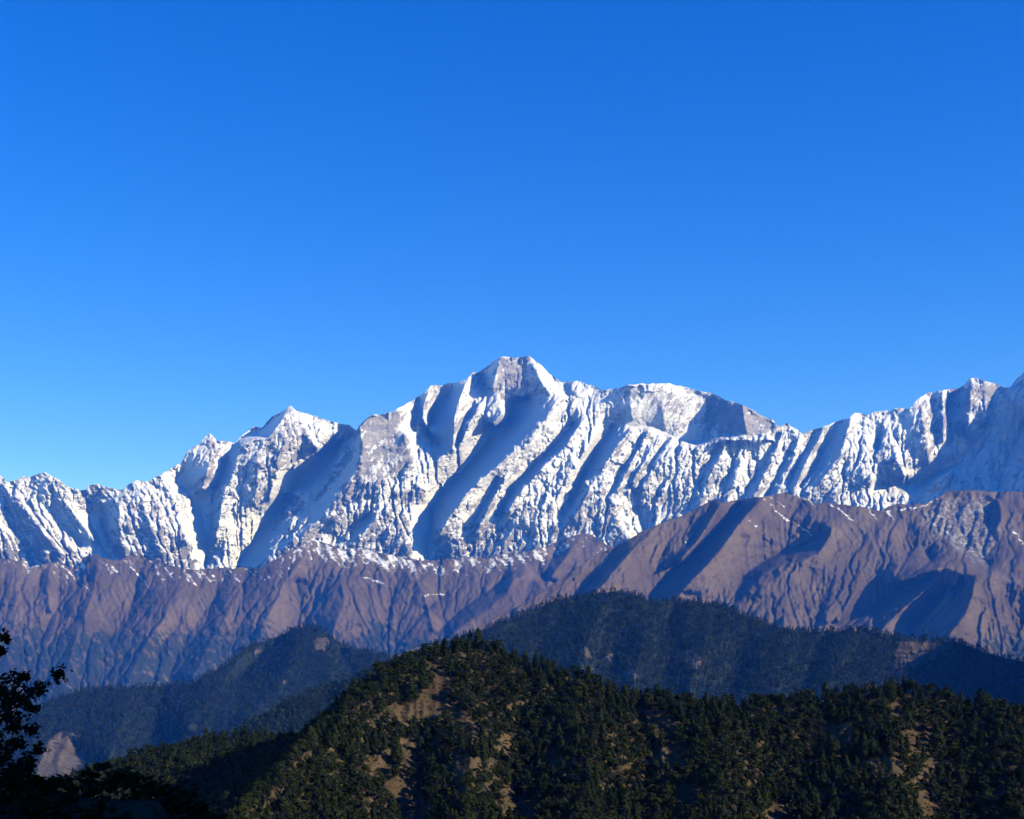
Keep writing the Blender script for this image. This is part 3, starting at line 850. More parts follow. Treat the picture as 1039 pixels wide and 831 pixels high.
L_BROWN_R = [[(x, y, v * 1.15) for x, y, v in ln] for ln in L_BROWN_R]
br = Relief(SKY_BROWN_R, 735, depth_br, L_BROWN_R, 0.9, 1 / 45.0, 400, 1270, 260, noise_br, jag=0.8, back=(1800, 1300), back_rows=10, skirt=(600, 900, 5),
            rain={'step': 0.9, 'strength': 1.7, 'diff': 0.012, 'iters': 12, 'drops': 100000, 'steps': 120, 'seed': 7})
PX, PY = br.PXa, br.PYa
st = fbm((PX * 0.8 - PY * 0.6) / 5, (PY * 0.8 + PX * 0.6) / 18, 4, 251, 0.6)
STREAKS_R = [[(771, 504), (780, 508), (788, 519), (798, 528), (812, 534), (824, 543)], [(779, 503), (790, 510), (795, 514)], [(806, 502), (816, 505), (828, 513)], [(841, 511), (852, 517), (866, 529)], [(880, 516), (890, 526)],
             [(947, 531), (958, 538), (970, 546), (984, 555)], [(1024, 535), (1032, 543), (1038, 552)], [(895, 519), (915, 517), (938, 513), (952, 506)], [(752, 508), (758, 506)], [(690, 548), (696, 552)], [(900, 520), (906, 527)], [(760, 528), (768, 534)]]
sn = line_mask(STREAKS_R, PX + 1.7 * fbm(PX / 6, PY / 6, 3, 6), PY + 1.5 * fbm(PX / 6, PY / 6, 3, 7), 2.2) * (0.74 + 0.25 * fbm(PX / 8, PY / 8, 2, 9)) + 0.12 * st - 0.1
fo = smooth(610, 665, PY - 30 * smooth(930, 1039, PX) * 0 + 12 * fbm(PX / 30, PY / 30, 3, 252)) * 0.55 - 0.15 + 0.28 * st
fo += 0.25 * smooth(985, 1039, PX) * smooth(600, 640, PY)
fr = soft_poly([(950, 508), (1000, 505), (1012, 540), (1000, 575), (975, 560), (935, 528)], 8.0, 261) * 0.9
br.build("brown_mountain", M_BROWN, {'snow': sn, 'forest': fo, 'frost': fr, 'gully_dark': br.flux}, label="brown rocky mountain ridge with thin snow streaks below the snow wall on the right", cat="mountain", kind="structure")


# ---------------------------------------------------------------- tree shapes
def quads_at(C, Nrm, size, r):
    """One leaf-spray quad per centre."""
    n = len(C)
    t = r.normal(size=(n, 3)); t -= Nrm * (t * Nrm).sum(-1, keepdims=True); t /= np.linalg.norm(t, axis=-1, keepdims=True) + 1e-9
    b = np.cross(Nrm, t)
    s = size[:, None]
    q = np.stack([C - t * s - b * s * 0.55, C + t * s * 0.7 - b * s * 0.7, C + t * s + b * s * 0.55, C - t * s * 0.6 + b * s * 0.75], 1)
    return q.reshape(-1, 3), np.arange(n * 4).reshape(-1, 4)


def prism(pts, rad, k=5):
    V, Fc = [], []
    for (p, rr) in zip(pts, rad):
        for a in range(k):
            V.append((p[0] + rr * math.cos(a * 2 * math.pi / k), p[1] + rr * math.sin(a * 2 * math.pi / k), p[2]))
    for i in range(len(pts) - 1):
        for a in range(k):
            Fc.append((i * k + a, i * k + (a + 1) % k, (i + 1) * k + (a + 1) % k, (i + 1) * k + a))
    return np.array(V), np.array(Fc)


def unit(v):
    return v / (np.linalg.norm(v, axis=-1, keepdims=True) + 1e-9)


def conifer_crown(n, seed, size=1.0):
    r = np.random.default_rng(seed)
    wid = r.uniform(0.22, 0.30)
    base = r.uniform(0.08, 0.16)
    tiers = r.uniform(9, 13)
    h = 1 - r.random(n) ** 0.66
    h = base + (1 - base) * h
    a = r.random(n) * 2 * math.pi
    lob = 1 + 0.28 * np.sin(a * 3 + seed) * np.cos(h * 9 + seed) + 0.18 * np.sin(a * 5 + h * 14)
    prof = wid * np.clip((1 - h) / (1 - base), 0, 1) ** r.uniform(0.5, 0.68) * np.clip((h - base) / 0.12 + 0.5, 0, 1)
    saw = 0.72 + 0.42 * ((-h * tiers) % 1.0)
    rad = prof * lob * saw * np.sqrt(r.uniform(0.25, 1, n))
    C = np.stack([rad * np.cos(a), rad * np.sin(a), h - 0.12 * rad], -1)
    nr = unit(np.stack([np.cos(a), np.sin(a), np.full(n, 0.9)], -1) + r.normal(size=(n, 3)) * 0.55)
    return quads_at(C, nr, r.uniform(0.026, 0.048, n) * size, r)


def broad_crown(n, seed, size=1.0):
    r = np.random.default_rng(seed)
    lobes = []
    for k in range(r.integers(9, 13)):
        t = r.random()
        rr = 0.30 * math.sqrt(r.random()) * (1.0 if t < 0.6 else 0.7)
        a = r.random() * 6.28
        lobes.append((rr * math.cos(a), rr * math.sin(a), 0.30 + 0.52 * t, r.uniform(0.12, 0.20)))
    lobes.append((0, 0, 0.84, 0.14))
    L = np.array(lobes)
    w = L[:, 3] ** 2
    i = r.choice(len(L), size=n, p=w / w.sum())
    d = unit(r.normal(size=(n, 3)))
    d[:, 2] = np.where(d[:, 2] < -0.4, -d[:, 2] * 0.5, d[:, 2])
    C = L[i, :3] + d * L[i, 3:4] * np.cbrt(r.uniform(0.3, 1, n))[:, None] * np.array([1, 1, 0.9])
    nr = unit(d + r.normal(size=(n, 3)) * 0.6 + np.array([0, 0, 0.3]))
    return quads_at(C, nr, r.uniform(0.026, 0.046, n) * size, r)


def trunk_shape(seed, top=0.85, rad=0.02):
    r = np.random.default_rng(seed)
    pts = [(0, 0, -0.06)] + [(r.normal() * 0.006 * k, r.normal() * 0.006 * k, top * k / 4) for k in range(1, 5)]
    return prism(pts, [rad * 1.5, rad, rad * 0.8, rad * 0.5, rad * 0.2])


def bake_forest(name, pts, hs, ws, rots, variants, mats, r, tint):
    """Many trees far away as one object; variants are (V, F, material index per face)."""
    vid = r.integers(0, len(variants), len(pts))
    VV, FF, MI, TT = [], [], [], []
    base = 0
    for k, (V, Fc, mi) in enumerate(variants):
        s = np.where(vid == k)[0]
        if not len(s):
            continue
        c, sn_ = np.cos(rots[s])[:, None], np.sin(rots[s])[:, None]
        X = (V[None, :, 0] * c - V[None, :, 1] * sn_) * ws[s][:, None] + pts[s][:, None, 0]
        Y = (V[None, :, 0] * sn_ + V[None, :, 1] * c) * ws[s][:, None] + pts[s][:, None, 1]
        Z = V[None, :, 2] * hs[s][:, None] + pts[s][:, None, 2]
        VV.append(np.stack([X, Y, Z], -1).reshape(-1, 3))
        FF.append((Fc[None] + (np.arange(len(s)) * len(V))[:, None, None] + base).reshape(-1, 4))
        MI.append(np.tile(mi, len(s)))
        TT.append(np.repeat(tint[s], len(V)))
        base += len(s) * len(V)
    return mesh_from(name, np.concatenate(VV), np.concatenate(FF), mats, {'var': np.concatenate(TT)}, False, np.concatenate(MI))


def with_trunk(crown, trunk):
    (V, Fc), (TV, TF) = crown, trunk
    return np.concatenate([V, TV]), np.concatenate([Fc, TF + len(V)]), np.concatenate([np.zeros(len(Fc), int), np.ones(len(TF), int)])


# ---------------------------------------------------------------- far wooded hills (left valley)
def noise_hill(a1, a2, seed, lean=0.4):
    def f(px, py, off):
        ax = px * 0.9 + py * lean; al = py * 0.9 - px * lean
        wx = fbm(px / 45, py / 45, 2, seed) * 9
        return a1 * ridged((ax + wx) / 38, al / 90, 1, seed + 1) + a2 * ridged((ax + wx) / 15, al / 40, 1, seed + 2) + a2 * 0.4 * fbm(px / 8, py / 8, 2, seed + 3)
    return f


def wooded(name, rel, bare, n_pts, gap, hmin, hmax, nq, seed, label_hill, label_wood, qsize, wfac=1.0):
    r = np.random.default_rng(seed)
    rel.build(name, M_MID, {'bare': bare}, label=label_hill, cat="hill", kind="structure")
    ok = np.clip(1 - bare * 1.15, 0, 1) * (rel.PYa > 0)
    ok[:max(0, rel.nb - 2)] = 0
    if rel.ns:
        ok[-rel.ns:] = 0
    ok *= (rel.PXa > -40) & (rel.PXa < 1080)
    Q, _, _ = rel.scatter(n_pts, ok, gap, r)
    hs = r.uniform(hmin, hmax, len(Q)) * (0.75 + 0.5 * r.random(len(Q)))
    va = [with_trunk(conifer_crown(nq, seed + k, qsize), trunk_shape(seed + k)) for k in range(4)] + [with_trunk(broad_crown(nq, seed + 20 + k, qsize), trunk_shape(seed + 9 + k)) for k in range(2)]
    Q[:, 2] -= 0.3
    me = bake_forest("forest", Q, hs, hs * wfac * r.uniform(0.9, 1.3, len(Q)), r.random(len(Q)) * 6.28, va, [M_FARFOREST, M_BARK], r, r.random(len(Q)))
    print(name, "trees", len(Q))
    link("forest", me, label=label_wood, cat="forest", kind="stuff")


SKY_BLUE = [(-240, 760), (-60, 745), (0, 735), (36, 721), (55, 709), (85, 700), (130, 698), (170, 695.5), (192, 695), (222, 680), (248, 659), (260, 654), (276, 649), (299, 638), (315, 635.5), (331, 641), (341, 653), (361, 659), (377, 659.5), (390, 664), (430, 680), (520, 700)]
L_BLUE = [R((315, 636, 80), (300, 665, 220), (280, 700, 260), (240, 750, 300)), R((290, 645, -60), (262, 670, -120), (240, 690, -100)), R((315, 636, 80), (335, 670, 200), (340, 710, 220)), R((345, 660, -60), (360, 690, -100)),
          R((250, 660, 100), (228, 690, 200), (190, 740, 220)), R((130, 700, 60), (125, 730, 180), (110, 770, 200)), R((170, 697, -30), (160, 730, -60), (150, 770, -60)), R((58, 744, 60), (46, 762, 120), (36, 788, 160)), R((73, 752, 0), (90, 778, -20))]
blue = Relief(SKY_BLUE, 860, lambda px, py: 5900 + (720 - py) * 9.5, L_BLUE, 1.3, 1 / 45.0, -230, 520, 130, noise_hill(45, 22, 301), jag=0.4, back=(900, 600), back_rows=8, skirt=(300, 500, 4))
PX, PY = blue.PXa, blue.PYa
bare = np.maximum(soft_poly([(61, 741), (72, 752), (90, 778), (60, 792), (36, 790), (38, 772), (50, 752)], 3.0, 311), 0.9 * soft_poly([(66, 742), (84, 744), (80, 750)], 2, 5))
bare = np.maximum(bare, 0.8 * soft_poly([(316, 645), (336, 648), (330, 662), (318, 658)], 4, 6)); bare = np.maximum(bare, 0.6 * soft_poly([(258, 658), (268, 656), (266, 664), (257, 665)], 2, 7)); bare = np.maximum(bare, 0.7 * soft_poly([(282, 688), (292, 690), (288, 696)], 2, 8))
wooded("wooded_hill", blue, bare, 26000, 8.5, 15, 26, 26, 321, "blue hazy wooded hill with a bare slope standing in the left valley", "far hazy forest covering the blue hill in the left valley", 2.6)

SKY_SPUR = [(150, 790), (200, 768), (240, 744), (260, 733), (289, 717), (312, 706), (348, 694), (370, 684.5), (393, 673), (420, 665), (470, 668), (560, 690)]
spur = Relief(SKY_SPUR, 830, lambda px, py: 2900 + (700 - py) * 5.0, [R((393, 672, 30), (370, 700, 60), (340, 740, 60)), R((312, 706, 0), (300, 730, 60)), R((348, 694, -20), (330, 715, -60))], 1.3, 1 / 45.0, 150, 560, 70,
              noise_hill(22, 12, 341), jag=0.4, back=(350, 220), back_rows=8, skirt=(200, 300, 3))
wooded("wooded_spur", spur, np.zeros(spur.PXa.shape), 9000, 5.5, 12, 20, 40, 351, "dark wooded spur sloping down behind the near hill's left shoulder", "dark forest covering the spur behind the near hill", 2.3)

SKY_MID = [(380, 690), (430, 659), (455, 650), (480, 643), (500, 636), (532, 622), (565, 609), (598, 604), (620, 601), (647, 604), (656, 610), (676, 610), (709, 610.5), (728, 614), (748, 622), (780, 633), (793, 640), (825, 640.5), (874, 640.5),
    (903, 645), (942, 650), (975, 652), (995, 660), (1021, 668), (1042, 671), (1056, 640), (1076, 596), (1110, 560), (1160, 545), (1270, 560)]
L_MID = [R((620, 602, 60), (600, 640, 160), (585, 690, 200)), R((598, 606, -30), (570, 630, -90), (545, 660, -90)), R((647, 605, 60), (655, 640, 150), (640, 700, 180)), R((630, 640, -30), (622, 690, -60)),
         R((709, 611, 60), (715, 650, 160), (700, 700, 180)), R((680, 625, -40), (680, 690, -70)), R((793, 641, 60), (790, 670, 130), (780, 715, 160)), R((760, 635, -30), (745, 700, -70)), R((874, 641, 60), (850, 670, 130), (835, 715, 160)),
         R((835, 650, -40), (815, 700, -60)), R((975, 653, 30), (945, 670, 40), (915, 690, 50), (895, 710, 60)), R((995, 662, 10), (960, 690, 0), (930, 720, 0)), R((905, 648, 10), (890, 680, 0)),
         R((1076, 598, 820), (1088, 660, 820), (1092, 740, 850)), R((1160, 548, 900), (1160, 700, 1000), (1165, 760, 1000)), R((1039, 674, -40), (1030, 720, -60))]
mid = Relief(SKY_MID, 800, lambda px, py: 4350 + (650 - py) * 7.5, [[(x, y, v * (1.0 if x > 940 else 0.6)) for x, y, v in ln] for ln in L_MID], 1.3, 1 / 45.0, 380, 1270, 110, noise_hill(34, 18, 361), jag=0.4, back=(700, 450), back_rows=8, skirt=(300, 400, 4))
PX, PY = mid.PXa, mid.PYa
bare = np.zeros(PX.shape)
for k, (poly, a) in enumerate([([(586, 650), (594, 655), (602, 668), (596, 672)], 0.95), ([(614, 668), (632, 656), (630, 662), (618, 671)], 0.9), ([(628, 645), (632, 646), (630, 657)], 0.7), ([(626, 684), (640, 676), (650, 690), (630, 694)], 0.8), ([(690, 662), (702, 658), (715, 670), (705, 682), (696, 676)], 0.75),
                               ([(690, 640), (697, 645), (694, 655)], 0.6), ([(912, 648), (972, 654), (948, 668), (922, 682), (905, 684), (908, 664)], 0.75), ([(890, 664), (900, 676), (892, 684)], 0.6), ([(594, 676), (606, 680), (602, 690)], 0.7)]):
    bare = np.maximum(bare, a * soft_poly(poly, 3.5, 371 + k))
wooded("wooded_hill", mid, bare, 26000, 7.0, 13, 22, 34, 381, "dark blue wooded hill standing behind the near hill", "dense forest covering the dark blue hill behind the near hill", 2.4)

# ---------------------------------------------------------------- near hill
SKY_NEAR = [(-240, 830), (-60, 822), (20, 811), (52, 806), (85, 790), (111, 783), (137, 771), (163, 764), (202, 756), (228, 752), (260, 753), (282, 757), (299, 752), (315, 744), (338, 727), (357, 706), (380, 689), (396, 678), (416, 669), (429, 666), (449, 662), (468, 657),
    (480, 656), (494, 658), (520, 670), (533, 674), (565, 683), (598, 695), (614, 703), (640, 707), (670, 709), (696, 715), (722, 719), (741, 717), (760, 719), (786, 714), (819, 710), (828, 714), (851, 708), (890, 706), (916, 703), (942, 707), (972, 713), (1001, 718), (1039, 727), (1120, 745), (1270, 770)]
L_NEAR = [R((480, 657, 10), (440, 680, 25), (400, 690, 40), (345, 730, 60), (292, 780, 75), (245, 830, 90), (200, 890, 100)),
          R((345, 712, -40), (315, 748, -120), (285, 770, -170), (220, 800, -190), (150, 840, -170), (100, 890, -140)),
          R((300, 753, -200), (260, 754, -260), (202, 757, -270), (137, 772, -250), (85, 791, -240), (20, 812, -220), (-100, 830, -200)),
          R((202, 775, -215), (137, 792, -205), (85, 810, -200)),
          R((470, 690, 20), (480, 740, 40), (475, 800, 60), (470, 890, 70)), R((430, 735, 5), (425, 800, 0), (420, 890, 0)), R((540, 690, 0), (530, 760, -15), (520, 890, -10)),
          R((598, 697, 10), (600, 760, 40), (590, 890, 50)), R((650, 715, 0), (655, 780, -10), (655, 890, -15)), R((670, 722, 20), (690, 740, 25)), R((741, 720, 10), (740, 790, 35), (735, 890, 40)), R((800, 720, 0), (800, 800, -10), (800, 890, -15)),
          R((890, 708, 20), (905, 760, 45), (910, 890, 55)), R((960, 720, 0), (965, 800, 0), (970, 890, 0)), R((1039, 730, 20), (1040, 800, 40), (1040, 890, 50))]


def noise_near(px, py, off):
    wx = fbm(px / 50, py / 50, 2, 401) * 10
    return 9 * ridged((px + wx) / 42, py / 70, 1, 402) + 5 * ridged((px + wx) / 18, py / 34, 1, 403) + 1.6 * fbm(px / 9, py / 9, 2, 404)


KN = 0.62
near = Relief(SKY_NEAR, 905, lambda px, py: KN * (1240 - (py - 655) * 1.45), [[(x, y, v * KN) for x, y, v in ln] for ln in L_NEAR], 1.3, 1 / 60.0, -230, 1270, 150, lambda px, py, off: KN * noise_near(px, py, off), jag=0.3, back=(260 * KN, 150 * KN), back_rows=10, skirt=(160 * KN, 170 * KN, 6))
PX, PY = near.PXa, near.PYa
CLEARINGS = [  # name for labels, outline in photo pixels
    ("the hooked bare strip under the summit", [(431, 672), (444, 672), (452, 684), (464, 690), (458, 694), (450, 696), (450, 708), (444, 712), (438, 700), (440, 688)]),
    ("the bare shelf left of the summit strip", [(402, 717), (418, 715), (430, 706), (442, 712), (452, 716), (444, 722), (420, 726), (404, 728)]),
    ("the long bare streak below the summit strip", [(455, 716), (470, 722), (482, 736), (486, 748), (480, 748), (466, 732)]),
    ("the bare patch low on the left flank", [(372, 768), (386, 764), (400, 774), (392, 786), (374, 790)]),
    ("the bare gully in the middle of the left slope", [(414, 748), (422, 750), (424, 766), (432, 782), (428, 790), (420, 776), (406, 762)]),
    ("the bare patch at the foot of the gully", [(402, 794), (424, 792), (430, 812), (432, 831), (404, 831)]),
    ("the small bare scar right of the gully", [(438, 742), (446, 750), (444, 758), (438, 752)]),
    ("the scattered bare spots below the streak", [(452, 766), (468, 764), (480, 770), (500, 774), (497, 780), (470, 776)]),
    ("the bare spots low under the summit", [(456, 776), (468, 782), (474, 800), (468, 812), (458, 796)]),
    ("the small pale scar right of the streak", [(510, 748), (520, 750), (522, 760), (512, 762)]),
    ("the round bare knoll on the saddle", [(648, 724), (664, 722), (680, 728), (688, 738), (678, 740), (662, 732), (650, 732)]),
    ("the bare steps below the knoll", [(660, 760), (690, 756), (700, 768), (680, 772), (664, 770)]),
    ("the pale scars low in the middle", [(684, 800), (710, 800), (708, 814), (690, 812)]),
    ("the bare spots left of the saddle", [(510, 800), (525, 806), (545, 820), (530, 822), (508, 812)]),
    ("the twin scars below the saddle", [(556, 764), (570, 768), (566, 776), (554, 772)]),
    ("the bare hollow left of the right knoll", [(838, 738), (862, 733), (868, 748), (858, 756), (854, 745), (838, 742)]),
    ("the bare patch by the right skyline", [(908, 716), (918, 719), (916, 726), (908, 722)]),
    ("the brown clearing on the right knoll", [(916, 748), (926, 738), (940, 742), (952, 750), (936, 754), (926, 762), (915, 756)]),
    ("the bare shelf under the right knoll", [(884, 770), (908, 768), (920, 776), (912, 782), (890, 776)]),
    ("the winding bare scar below the right knoll", [(938, 774), (952, 775), (945, 790), (937, 800), (944, 812), (950, 831), (937, 831), (934, 808), (930, 792)]),
    ("the small brown scar on the far right", [(1004, 802), (1018, 808), (1014, 816)]),
    ("the low bare corner right of the middle", [(775, 822), (796, 816), (802, 831), (776, 831)]),
]
bare = np.zeros(PX.shape)
for k, (nm, poly) in enumerate(CLEARINGS):
    bare = np.maximum(bare, soft_poly(poly, 4.0, 411 + k))
thin = smooth(0.25, 0.6, fbm(PX / 16, PY / 12, 3, 440)) * smooth(700, 760, PY) * 0.4
bare = np.maximum(bare, thin)
near.build("near_hill", M_NEAR, {'bare': np.clip(bare, 0, 1)}, label="near hill of dry brown grass under scattered dark trees", cat="hill", kind="structure")

rn = np.random.default_rng(500)
ok = np.clip(1 - bare * 1.05, 0.0, 1)
ok[:max(0, near.nb - 4)] = 0
ok[-near.ns:] = 0
ok *= (near.PXa > -30) & (near.PXa < 1075) & (near.PYa < 880)
ok = np.maximum(ok, 0)
Q, qi, qj = near.scatter(22000, ok, 4.9 * KN, rn)
kindsel = fbm(Q[:, 0] / (60 * KN), Q[:, 1] / (60 * KN), 2, 510) + rn.normal(size=len(Q)) * 0.35 > -0.28      # True: broadleaf
hs = np.where(kindsel, rn.uniform(9, 15, len(Q)), rn.uniform(12, 19, len(Q))) * rn.uniform(0.75, 1.15, len(Q)) * KN * 0.88
ws = hs * np.where(kindsel, rn.uniform(0.95, 1.25, len(Q)), rn.uniform(0.95, 1.3, len(Q)))
rots = rn.random(len(Q)) * 6.28
bx, by = to_pixel(Q)
_, ty = to_pixel(Q + np.stack([0 * hs, 0 * hs, hs], -1))
open_ = np.zeros(len(Q), bool)
for _n, poly in CLEARINGS:
    for f, g in ((0.05, 0), (0.35, -0.3), (0.35, 0.3), (0.7, 0), (0.92, 0)):
        open_ |= in_poly(poly, bx + 2.5 * fbm(bx / 7, by / 7, 2, 77) + g * (by - ty) * 0.5, by + (ty - by) * f)
keep = ~(open_ & (rn.random(len(Q)) < 0.95))
Q, qi, qj, kindsel, hs, ws, rots, bx, by, ty = [a_[keep] for a_ in (Q, qi, qj, kindsel, hs, ws, rots, bx, by, ty)]
size = by - ty
vis = (bx > 2) & (bx < 1037) & (ty + size * 0.35 < 829) & (qi >= near.nb) & ~((bx < 190) & (by > 790))
# the left flank lies in the shade of the hill: trees there cannot be told apart
print("near trees", len(Q), "in view", int(vis.sum()), "broad", int(kindsel.sum()))
single = np.zeros(len(Q), bool)
for kb in (False, True):
    c = np.where(vis & (kindsel == kb))[0]
    c = c[np.argsort(-size[c])][:300]
    single[c] = True

NQ = 560
con_v = [(conifer_crown(NQ, 520 + k, 1.05), trunk_shape(540 + k)) for k in range(6)]
bro_v = [(broad_crown(NQ, 560 + k, 1.1), trunk_shape(580 + k, 0.6, 0.026)) for k in range(6)]
con_m = [(mesh_from("conifer_crown", *c, [M_CONIFER], None, False), mesh_from("conifer_trunk", *t, [M_BARK])) for c, t in con_v]
bro_m = [(mesh_from("oak_crown", *c, [M_BROAD], None, False), mesh_from("oak_trunk", *t, [M_BARK])) for c, t in bro_v]

for kb, nm, meshes in ((False, "conifer_tree", con_m), (True, "broadleaf_tree", bro_m)):
    idx = np.where(single & (kindsel == kb))[0]
    med = np.median(hs[idx]); q3 = np.quantile(hs[idx], 0.75); q1 = np.quantile(hs[idx], 0.25)
    protos = []
    for cm, tm in meshes:
        protos.append((cm, tm))
    for t in idx:
        best, bd, dx, dy = None, 1e9, 0, 0
        for cn, poly in CLEARINGS:
            cx = sum(p[0] for p in poly) / len(poly); cy = sum(p[1] for p in poly) / len(poly)
            d = math.hypot(bx[t] - cx, (by[t] - cy) * 1.2)
            if d < bd:
                best, bd, dx, dy = cn, d, bx[t] - cx, by[t] - cy
        if abs(dx) > abs(dy) * 1.2:
            rel = "right of" if dx > 0 else "left of"
        else:
            rel = "below" if dy > 0 else "above"
        far = "" if bd < 32 else "well "
        hh = "tall" if hs[t] > q3 else ("small" if hs[t] < q1 else "middling")
        slim = ws[t] / hs[t] < 1.1
        shape = ("narrow" if slim else "broad")
        kind = "dark conifer" if not kb else "round dark oak"
        if bx[t] < 300:
            place = "in the shaded left hollow" if by[t] > 790 else "on the low left ridge"
            lab = f"{hh} {shape} {kind} {place} of the near hill"
        else:
            lab = f"{hh} {shape} {kind} {far}{rel} {best}"
            if len(lab.split()) > 16:
                lab = lab.replace("middling ", "")
            if len(lab.split()) > 16:
                lab = lab.replace("dark ", "")
        e = link(nm, None, label=lab, cat="conifer" if not kb else "oak tree", group="conifers on the near hill" if not kb else "oak trees on the near hill")
        e.location = (float(Q[t, 0]), float(Q[t, 1]), float(Q[t, 2]) - 0.3)
        e.rotation_euler = (0, 0, float(rots[t]))
        e.scale = (float(ws[t]), float(ws[t]), float(hs[t]))
        cm, tm = protos[int(rn.integers(0, len(protos)))]
        link("crown", cm, parent=e)
        link("trunk", tm, parent=e)

rest = np.where(~single)[0]
va = [with_trunk(conifer_crown(240, 600 + k, 1.5), trunk_shape(620 + k)) for k in range(5)]
vb = [with_trunk(broad_crown(240, 640 + k, 1.55), trunk_shape(660 + k, 0.6, 0.026)) for k in range(5)]
for kb, vv, nm, lab in ((False, va, "conifer_forest", "mass of smaller dark conifers covering the near hill"), (True, vb, "oak_forest", "mass of smaller dark round oaks covering the near hill")):
    s = rest[kindsel[rest] == kb]
    me = bake_forest(nm, Q[s] - np.array([0, 0, 0.3]), hs[s], ws[s], rots[s], vv, [M_FOREST, M_BARK], rn, rn.random(len(s)) * (0.8 if not kb else 1.0))
    link(nm, me, label=lab, cat="forest", kind="stuff")

# low scrub in the clearings
okb = (np.clip(bare, 0, 1) > 0.3) * 1.0
okb[:near.nb] = 0; okb[-near.ns:] = 0
okb *= (near.PXa > -10) & (near.PXa < 1050) & (near.PYa < 850)
Qs, _, _ = near.scatter(2600, okb, 2.6 * KN, rn)
hb = rn.uniform(0.5, 1.5, len(Qs))
vs_ = [broad_crown(24, 700 + k, 4.0) for k in range(3)]
vs_ = [(V - np.array([0, 0, 0.25]), Fc, np.zeros(len(Fc), int)) for V, Fc in vs_]
link("scrub_undergrowth", bake_forest("scrub", Qs, hb, hb * 1.5, rn.random(len(Qs)) * 6.28, vs_, [M_FOREST, M_BARK], rn, rn.random(len(Qs))), label="low dark scrub dotted over the bare clearings of the near hill", cat="scrub", kind="stuff")

# ---------------------------------------------------------------- the slope under the viewer and the tree at its edge
gx = np.linspace(-160, 320, 180); gy = np.linspace(-120, 420, 170)
GX, GY = np.meshgrid(gx, gy)
GZ = -1.7 - np.where(GY > 2, (GY - 2) * 0.42, (GY - 2) * 0.12) + 1.2 * fbm(GX / 22, GY / 22, 3, 801) - 1.0 * smooth(3, 12, GY)
GZ = GZ + np.clip(GX - 36 - 0.55 * np.clip(GY, 0, 1e9), 0, 130) * 1.25 * (1 + 0.12 * fbm(GX / 30, GY / 30, 3, 803))      # unseen rise added on the right to keep the oak and knoll in shade
GZ = GZ + (22.0 + 0.1 * np.clip(-17 - GX, 0, 20)) * (1 - smooth(-15, -4, GX)) * np.exp(-((GY - 64) / 14.0) ** 2)      # a scrubby knoll at the lower left
hit = np.stack([GX, GY, GZ], -1)
M_SLOPE = mat_hill("camera_slope_grass", (0.06, 0.045, 0.02), (0.10, 0.07, 0.035), (0.02, 0.022, 0.01), 0.2)
link("foreground_slope", mesh_from("foreground_slope", hit.reshape(-1, 3), grid_faces(170, 180), [M_SLOPE], {'bare': np.zeros(GX.size)}), label="grassy slope falling away below the viewpoint", cat="ground", kind="structure")


rk = np.random.default_rng(820)
kx = rk.uniform(-62, 2, 1150); ky = rk.uniform(42, 84, 1150)
fi = np.clip((kx - gx[0]) / (gx[1] - gx[0]), 0, 178.9); fj = np.clip((ky - gy[0]) / (gy[1] - gy[0]), 0, 168.9)
kz = bil(GZ, fi, fj)
hk = rk.uniform(0.8, 2.2, 1150)
vk = [broad_crown(150, 830 + k, 1.6) for k in range(4)]
vk = [(V - np.array([0, 0, 0.2]), Fc, np.zeros(len(Fc), int)) for V, Fc in vk]
link("undergrowth", bake_forest("undergrowth", np.stack([kx, ky, kz], -1), hk, hk * 1.5, rk.random(1150) * 6.28, vk, [M_FOREST, M_BARK], rk, rk.random(1150)), label="black shaded undergrowth on the knoll at the lower left corner", cat="undergrowth", kind="stuff")


def tube(pts, rads, k=6):
    V, Fc = [], []
    pts = [Vector(p) for p in pts]
    for i, p in enumerate(pts):
        d = (pts[min(i + 1, len(pts) - 1)] - pts[max(i - 1, 0)]).normalized()
        u = d.cross(Vector((0.3, 1, 0.2))).normalized(); w = d.cross(u)
        for a in range(k):
            t = a * 2 * math.pi / k
            V.append(tuple(p + (u * math.cos(t) + w * math.sin(t)) * rads[i]))
    for i in range(len(pts) - 1):
        for a in range(k):
            Fc.append((i * k + a, i * k + (a + 1) % k, (i + 1) * k + (a + 1) % k, (i + 1) * k + a))
    return V, Fc


TD = 24.0
oak = link("oak_tree", None, label="leafy dark oak reaching in at the left edge beside the viewpoint", cat="tree")
tx, tyy = -10.4, TD
tz = float(-1.7 - (TD - 2) * 0.42 - 1.0)
oak.location = (tx, tyy, tz)


def loc(px, py, d):
    p = to_world(px, py, d)
    return Vector((float(p[0]) - tx, float(p[1]) - tyy, float(p[2]) - tz))


